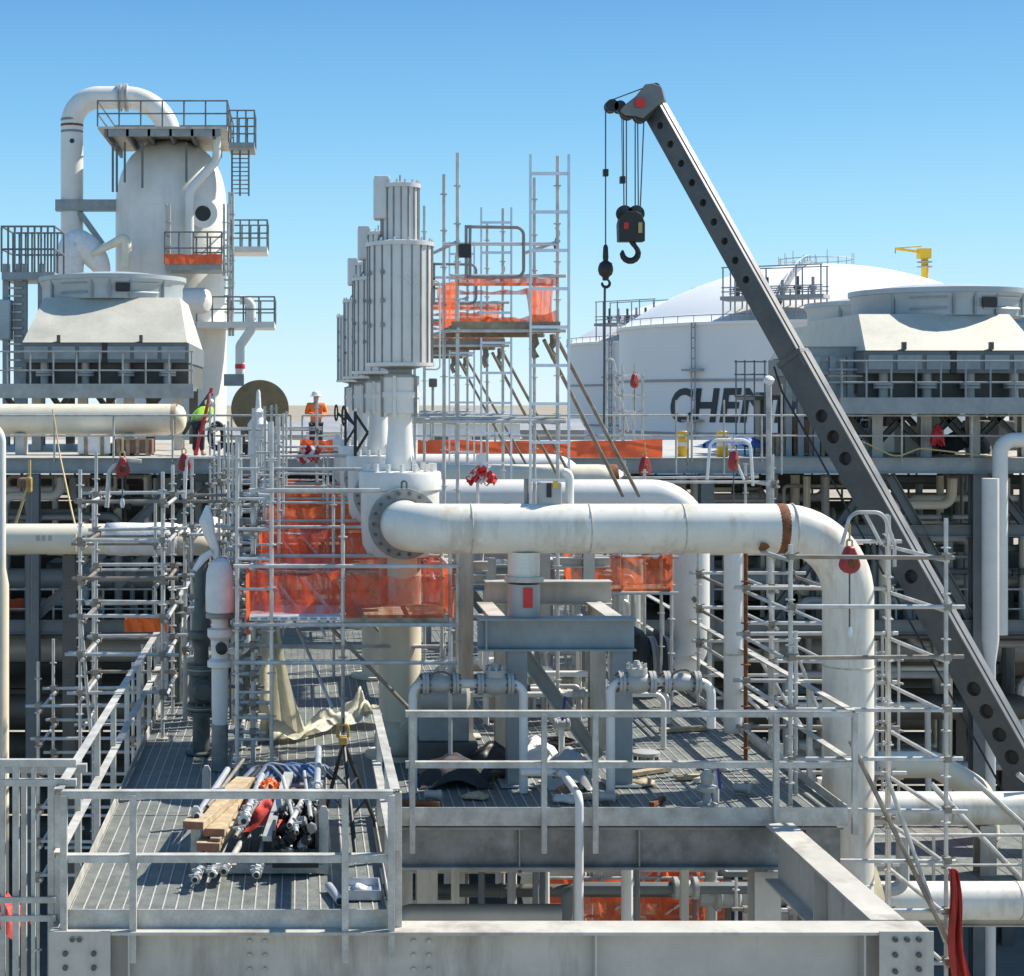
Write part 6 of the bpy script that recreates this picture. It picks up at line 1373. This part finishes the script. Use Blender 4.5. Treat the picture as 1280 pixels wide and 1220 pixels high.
# nameplate box and saddle on the nearest pipe below the tower
t = thing('junction_box', 'small grey instrument box standing on the big pipe below the ladder', 'instrument', P(690, 628, 19.7))
MB().box(X(672, 19.7), X(700, 19.7), 19.55, 19.8, AZ + PR - .03, Zp(602, 19.7)).build('box', 'pipe_grey', t, smooth=False, bevel=.02); MB().box(X(684, 19.5), X(690, 19.5), 19.535, 19.545, Zp(622, 19.5), Zp(604, 19.5)).build('window', 'black', t, smooth=False); MB().box(X(692, 19.5), X(698, 19.5), 19.535, 19.545, Zp(610, 19.5), Zp(601, 19.5)).build('yellow_label', 'yellow', t, smooth=False)
MB().sweep(fillet([P(712, 629, 19.7), P(712, 590, 19.7), P(704, 590, 19.7)], .08), .05, 12).build('vent_pipe', 'white', t); MB().tube(P(658, 630, 19.7), P(658, 598, 19.7), .03, 8).build('stem', 'motor_dark', t)
# hoist and ropes at the left
t = thing('chain_hoist', 'orange chain hoist hanging from the module girder', 'hoist', P(37, 610, 36))
MB().box(X(33, 36), X(40, 36), 35.9, 36.1, Zp(616, 36), Zp(596, 36)).build('housing', 'yellow_old', t, smooth=False, bevel=.04); MB().box(X(20, 36), X(34, 36), 36.1, 36.5, Zp(610, 36), Zp(598, 36)).build('motor', 'brown_box', t, smooth=False, bevel=.05)
tube(t, 'chain', P(37, 600, 36), P(37, 575, 36), .03, 'rope'); tube(t, 'chain', P(34, 610, 36), P(8, 690, 36), .03, 'rope'); tube(t, 'chain', P(38, 612, 36), P(38, 780, 36), .02, 'cable')
MB().sweep(fillet([P(66, 512, 43.4), P(75, 570, 43), P(90, 640, 34), P(96, 665, 32.6), P(94, 690, 32.6)], .5, 4), .022, 6).solo('rope', 'rope', 'yellow rope slung from the module handrail over the cream header pipe', 'rope')
MB().sweep(fillet([P(1060, 545, 43.4), P(1085, 555, 43.4), P(1120, 572, 43.4), P(1150, 560, 43.4), P(1250, 572, 43.4)], .5, 4), .022, 6).solo('rope', 'rope', 'yellow rope drooping along the module handrail past the crane boom', 'rope')
t = thing('step_ladder', 'red step ladder leaning by the worker in the lime vest', 'ladder', P(255, 560, 45.0))
for s in (0, .35):
    bar(t, 'stile', (X(244, 45), 45 + s, MZ), P(264, 485, 45) + Vector((0, s, 0)), .06, .07, 'tag_red')
for f in (.2, .4, .6, .8):
    p = Vector((X(244, 45), 45, MZ)).lerp(P(264, 485, 45), f); bar(t, 'rung', p, p + Vector((0, .35, 0)), .05, .04, 'tag_red')
t = thing('cable_coil', 'thick coil of black cable hung on the module handrail', 'coil', P(271, 562, YM - .2))
for k in range(5): MB().sweep([P(271 + (10 - k * .8) * math.cos(R(a)), 545 + (17 - k) * math.sin(R(a)), YM - .25 + .04 * k) for a in range(0, 361, 20)], .045, 7).build('loop', 'rubber', t)
t = thing('cable_heap', 'heap of black cable on the module deck before the brown disc', 'cable', P(305, 560, 44)); 
for k in range(7): MB().sweep([(X(302, 44) + (.35 + .03 * k) * math.cos(R(a)), 44.1 + .2 * math.sin(R(a)), MZ + .05 + .05 * k) for a in range(0, 361, 24)], .035, 6).build('loop', 'rubber', t)
for k, (px, lab) in enumerate(((854, 'yellow drum on the module deck nearest the orange net'), (903, 'yellow drum on the module deck beside the blue tarp'))):
    x = X(px, 44.5); t = thing('drum', lab, 'drum', (x, 44.5, MZ), 'yellow drums')
    MB().lathe([(.14, 0), (.15, .02), (.15, .2), (.16, .22), (.15, .24), (.15, .45), (.16, .47), (.15, .49), (.15, .66), (.13, .68)], (x, 44.5, MZ), n=18).build('shell', 'yellow', t); MB().lathe([(.152, .28), (.152, .38)], (x, 44.5, MZ), n=18).build('label_band', 'wrap', t)
def crate(label, x0, x1, y0, y1, z0, z1, m, name='crate', n=4):
    t = thing(name, label, 'crate', ((x0 + x1) / 2, y0, z0))
    MB().box(x0, x1, y0, y1, z0 + .06, z1).build('box', m, t, smooth=False, bevel=.01)
    for i in range(n): 
        xa = x0 + (x1 - x0) * (i + .5) / n; MB().box(xa - .05, xa + .05, y0 - .025, y0 - .003, z0, z1 + .01).build('batten', 'timber_old', t, smooth=False)
    for s in (x0 + .1, x1 - .1): MB().box(s - .06, s + .06, y0, y1, z0, z0 + .06).build('runner', 'timber_old', t, smooth=False)
crate('brown timber crate on the module deck behind the crane boom', X(992, 45), X(1050, 45), 45, 46.2, MZ, Zp(525, 45), 'brown_box')
crate('lower brown crate beside the lamp post on the module deck', X(962, 45), X(988, 45), 45, 46, MZ, Zp(542, 45), 'brown_box')
crate('brown crate behind the module handrail below the horizontal vessel', X(142, 45), X(190, 45), 45, 46, MZ, Zp(549, 45), 'brown_box')
crate('white equipment box behind the module handrail below the horizontal vessel', X(97, 45), X(138, 45), 45, 46, MZ, Zp(545, 45), 'wrap', 'equipment_box', 2)
crate('pale khaki tool box on the module deck past the crane boom', X(1118, 46), X(1180, 46), 46, 47, MZ, Zp(533, 46), 'cream', 'tool_box', 3)
t = thing('generator', 'dark generator box with exhaust at the far end of the module deck', 'generator', (X(1248, 47), 47, MZ)); MB().box(X(1228, 47), X(1270, 47), 47, 48.5, MZ + .1, Zp(526, 47)).build('cabinet', 'beam_dark', t, smooth=False, bevel=.06); MB().tube(P(1238, 527, 47.3), P(1238, 514, 47.3), .05, 8).build('exhaust', 'black', t); MB().box(X(1234, 47), X(1248, 47), 46.97, 46.99, Zp(545, 47), Zp(532, 47)).build('grille', 'black', t, smooth=False)
tarp('blue tarp spread over stores on the module deck', (X(918, 45.6), 45.6, MZ + .2), .8, .5, .35, 'blue')
tarp('black tarp heap on the module deck past the crane boom', (X(1205, 45), 45, MZ + .05), .7, .5, .7, 'rubber')
tarp('red jacket draped on the module handrail past the crane boom', (X(1172, 43.9), 43.9, MZ + .3), .16, .15, .55, 'tag_red')
t = thing('lamp_post', 'slim post with a white lamp head in front of the crane boom', 'lamp post', (X(961, 42.5), 42.5, MZ - 1)); MB().tube((X(961, 42.5), 42.5, 11), P(961, 478, 42.5), .07, 10).build('post', 'galv', t); MB().lathe([(.05, -.1), (.11, -.08), (.13, .0), (.12, .08), (.06, .12)], P(961, 476, 42.5), (.3, -.4, 1), 14).build('lamp_head', 'hat', t)
t = thing('lamp_post', 'thin floodlight post seen between the pump and the tower', 'lamp post', (X(541, 60), 60, MZ)); MB().tube((X(541, 60), 60, MZ), P(541, 480, 60), .05, 8).build('post', 'beam_blue', t); MB().box(X(536, 60), X(546, 60), 59.8, 60.1, Zp(484, 60), Zp(473, 60)).build('floodlight', 'beam_dark', t, smooth=False, bevel=.04)
t = thing('scaffold', 'open far scaffold frame standing before the lettered tank', 'scaffold', (X(785, 46), 46, MZ))
for px in (768, 778, 803):
    for y in (45.6, 46.8): pole(t, 'upright', (X(px, 45.6), y, MZ), (X(px, 45.6), y, Zp(455 if px < 800 else 468, 45.6)), .035)
for py in (470, 495, 515): tube(t, 'ledger', P(766, py, 45.6), P(806, py, 45.6), .03); tube(t, 'ledger', P(766, py, 46.8), P(806, py, 46.8), .03)
tube(t, 'brace', P(770, 480, 45.7), P(785, 540, 45.7), .03)
MB().sweep(fillet([P(756, 540, 45.5), P(757, 450, 45.5), P(766, 448, 45.5), P(770, 465, 45.5)], .2), .03, 8).build('davit_arm', 'scaff', t)
for k, (px, lab) in enumerate(((845, 'thin pole rising past the tank lettering nearest the net'), (905, 'thin pole rising past the middle of the tank lettering'), (977, 'thin pole rising just past the lamp post'))): MB().tube((X(px, 42.8), 42.8, MZ - .4), P(px, 500 if k < 2 else 480, 42.8), .025, 8).solo('scaffold_pole', 'galv', lab, 'pole')

for k, (xa, xb, lab) in enumerate(((-15, -3, 'lattice of scaffold tubes deep under the module behind the cream header pipe'), (9.5, 24, 'lattice of scaffold tubes deep under the module behind the crane boom'))):
    t = thing('scaffold', lab, 'scaffold', ((xa + xb) / 2, 59, 9.83)); n = int((xb - xa) / .9)
    for i in range(n): tube(t, 'upright', (xa + i * .9, 57.6 + .4 * (i % 2), 9.84), (xa + i * .9, 57.6 + .4 * (i % 2), 14.2), .04, 'scaff_old')
    for z in (10.6, 11.1, 11.6, 12.1, 12.6, 13.1, 13.6, 14.0): tube(t, 'ledger', (xa, 57.8, z), (xb, 57.8, z), .04, 'scaff_old')

# pipework filling the racks: runs of small pipes with drops, valves and hangers
def manifold(label, x0, x1, y0, y1, z0, z1, n, seed, rr=(.04, .11), mats=('pipe_grey', 'white', 'beam_blue', 'cream', 'steel_mid')):
    rn = random.Random(seed); t = thing('pipe_manifold', label, 'pipework', ((x0 + x1) / 2, (y0 + y1) / 2, z0))
    for k in range(n):
        y = rn.uniform(y0, y1); z = rn.uniform(z0 + .4, z1); xa = rn.uniform(x0, x1); xb = min(x1, xa + rn.uniform(.8, (x1 - x0) * .6)); r = rn.uniform(*rr); m = mats[rn.randrange(len(mats))]
        zd = z0 if rn.random() < .6 else z1
        pth = [(xa, y, zd), (xa, y, z), (xb, y, z), (xb, y + rn.uniform(-.1, .1), z0 if rn.random() < .5 else z1)]
        p = MB().sweep(fillet(pth, r * 2.2, 5), r, 10).build('pipe', m, t)
        if k % 2 == 0:
            c = Vector(((xa + xb) / 2, y, z)); MB().lathe([(r, -r * 2.2), (r * 1.9, -r * 2), (r * 1.9, -r * 1.3), (r * 1.3, -r), (r * 1.5, 0), (r * 1.3, r), (r * 1.9, r * 1.3), (r * 1.9, r * 2), (r, r * 2.2)], c, (1, 0, 0), 12).build('valve', 'pipe_grey' if k % 4 else 'green', p)
        if k % 3 == 0: bar(t, 'hanger', (xb - .2, y, z + r), (xb - .2, y, z1 + .1), .05, .05, 'steel_mid', up=(0, 1, 0))
    return t
manifold('tangle of small pipes and valves under the module behind the crane boom', 10.6, 20.5, 45.2, 47.8, 9.84, 13.9, 34, 3, (.05, .14))
manifold('tangle of small pipes and valves on the lower floor behind the outer scaffold', -9.5, -2.4, 45.0, 47.6, 9.84, 13.9, 26, 5, (.05, .13))
manifold('tangle of pipes below the lower floor behind the low deck', 11.0, 21.0, 45.0, 48.5, 5.5, 9.5, 22, 9, (.07, .2))
manifold('small pipes and valves crowded on the deck behind the support frame', 1.9, 4.1, 22.6, 24.0, DZ + .015, DZ + 1.5, 15, 12, (.025, .06), ('white', 'pipe_grey', 'white'))
manifold('small pipes and valves on the deck between the farther pump pipes', 1.9, 5.6, 28.2, 30.8, DZ + .015, DZ + 1.9, 18, 14, (.03, .07), ('white', 'pipe_grey', 'white'))
manifold('small pipes and valves along the walkway before the inner scaffold bay', -1.8, -.75, 22.8, 24.6, DZ + .015, DZ + 1.7, 9, 17, (.03, .06), ('white', 'pipe_grey', 'green'))
manifold('low pipes and valves crowding the gap under the valve deck', 1.0, 8.4, 23, 31, 7.2, 9.9, 24, 19, (.04, .1), ('pipe_grey', 'cream', 'white', 'steel_mid'))
for k, (p, q, y, lab) in enumerate((((12.2, 9.9), (15.2, 14.0), 44.6, 'long diagonal brace under the module just past the crane boom'), ((21.5, 9.9), (18.2, 14.0), 44.8, 'long diagonal brace under the module beside the white riser'), ((-12.5, 9.9), (-9.2, 14.0), 44.6, 'long diagonal brace under the module at the far end past the hoist'))):
    t = thing('diagonal_brace', lab, 'brace', (p[0], y, p[1])); ib(t, 'shaft', (p[0], y, p[1]), (q[0], y, q[1]), .22, .2, 'steel_mid'); MB().obox((q[0], y - .02, q[1] - .05), (1, 0, 0), (0, 1, 0), (0, 0, 1), .35, .015, .22).build('gusset_plate', 'steel_mid', t, smooth=False)

# low sheds and stores on the flat ground far behind
for k, (px, Y, wd, h, m, lab) in enumerate(((352, 190, 14, 9, 'tank_steel', 'far grey shed just past the round brown disc'), (392, 240, 22, 11, 'plenum', 'far tan shed behind the worker in orange'), (428, 210, 9, 12, 'dome', 'small far white shed beside the pump row'), (545, 260, 26, 10, 'plenum', 'long far tan shed between the pumps and the scaffold tower'), (590, 210, 12, 13, 'dome', 'far white shed behind the scaffold tower'), (640, 280, 24, 11, 'tank_steel', 'far grey shed behind the tall ladder'), (330, 320, 40, 9, 'plenum', 'long low far shed near the horizon past the column vessel'))):
    x = X(px, Y); t = thing('storage_shed', lab, 'shed', (x, Y, .12), 'far sheds on the flat ground')
    MB().box(x - wd / 2, x + wd / 2, Y, Y + 12, .12, h).build('wall', m, t, smooth=False)
    MB().prism([(-.6, 0), (12.6, 0), (6, 1.8)], (x - wd / 2 - .3, Y, h), (0, 1, 0), (0, 0, 1), (wd + .6, 0, 0)).build('roof', 'tank_steel', t, smooth=False)
    for q in range(max(2, int(wd / 5))): MB().box(x - wd / 2 + 1 + q * 5, x - wd / 2 + 3 + q * 5, Y - .1, Y - .02, h - 3.2, h - 1.6).build('window', 'steel_mid', t, smooth=False)
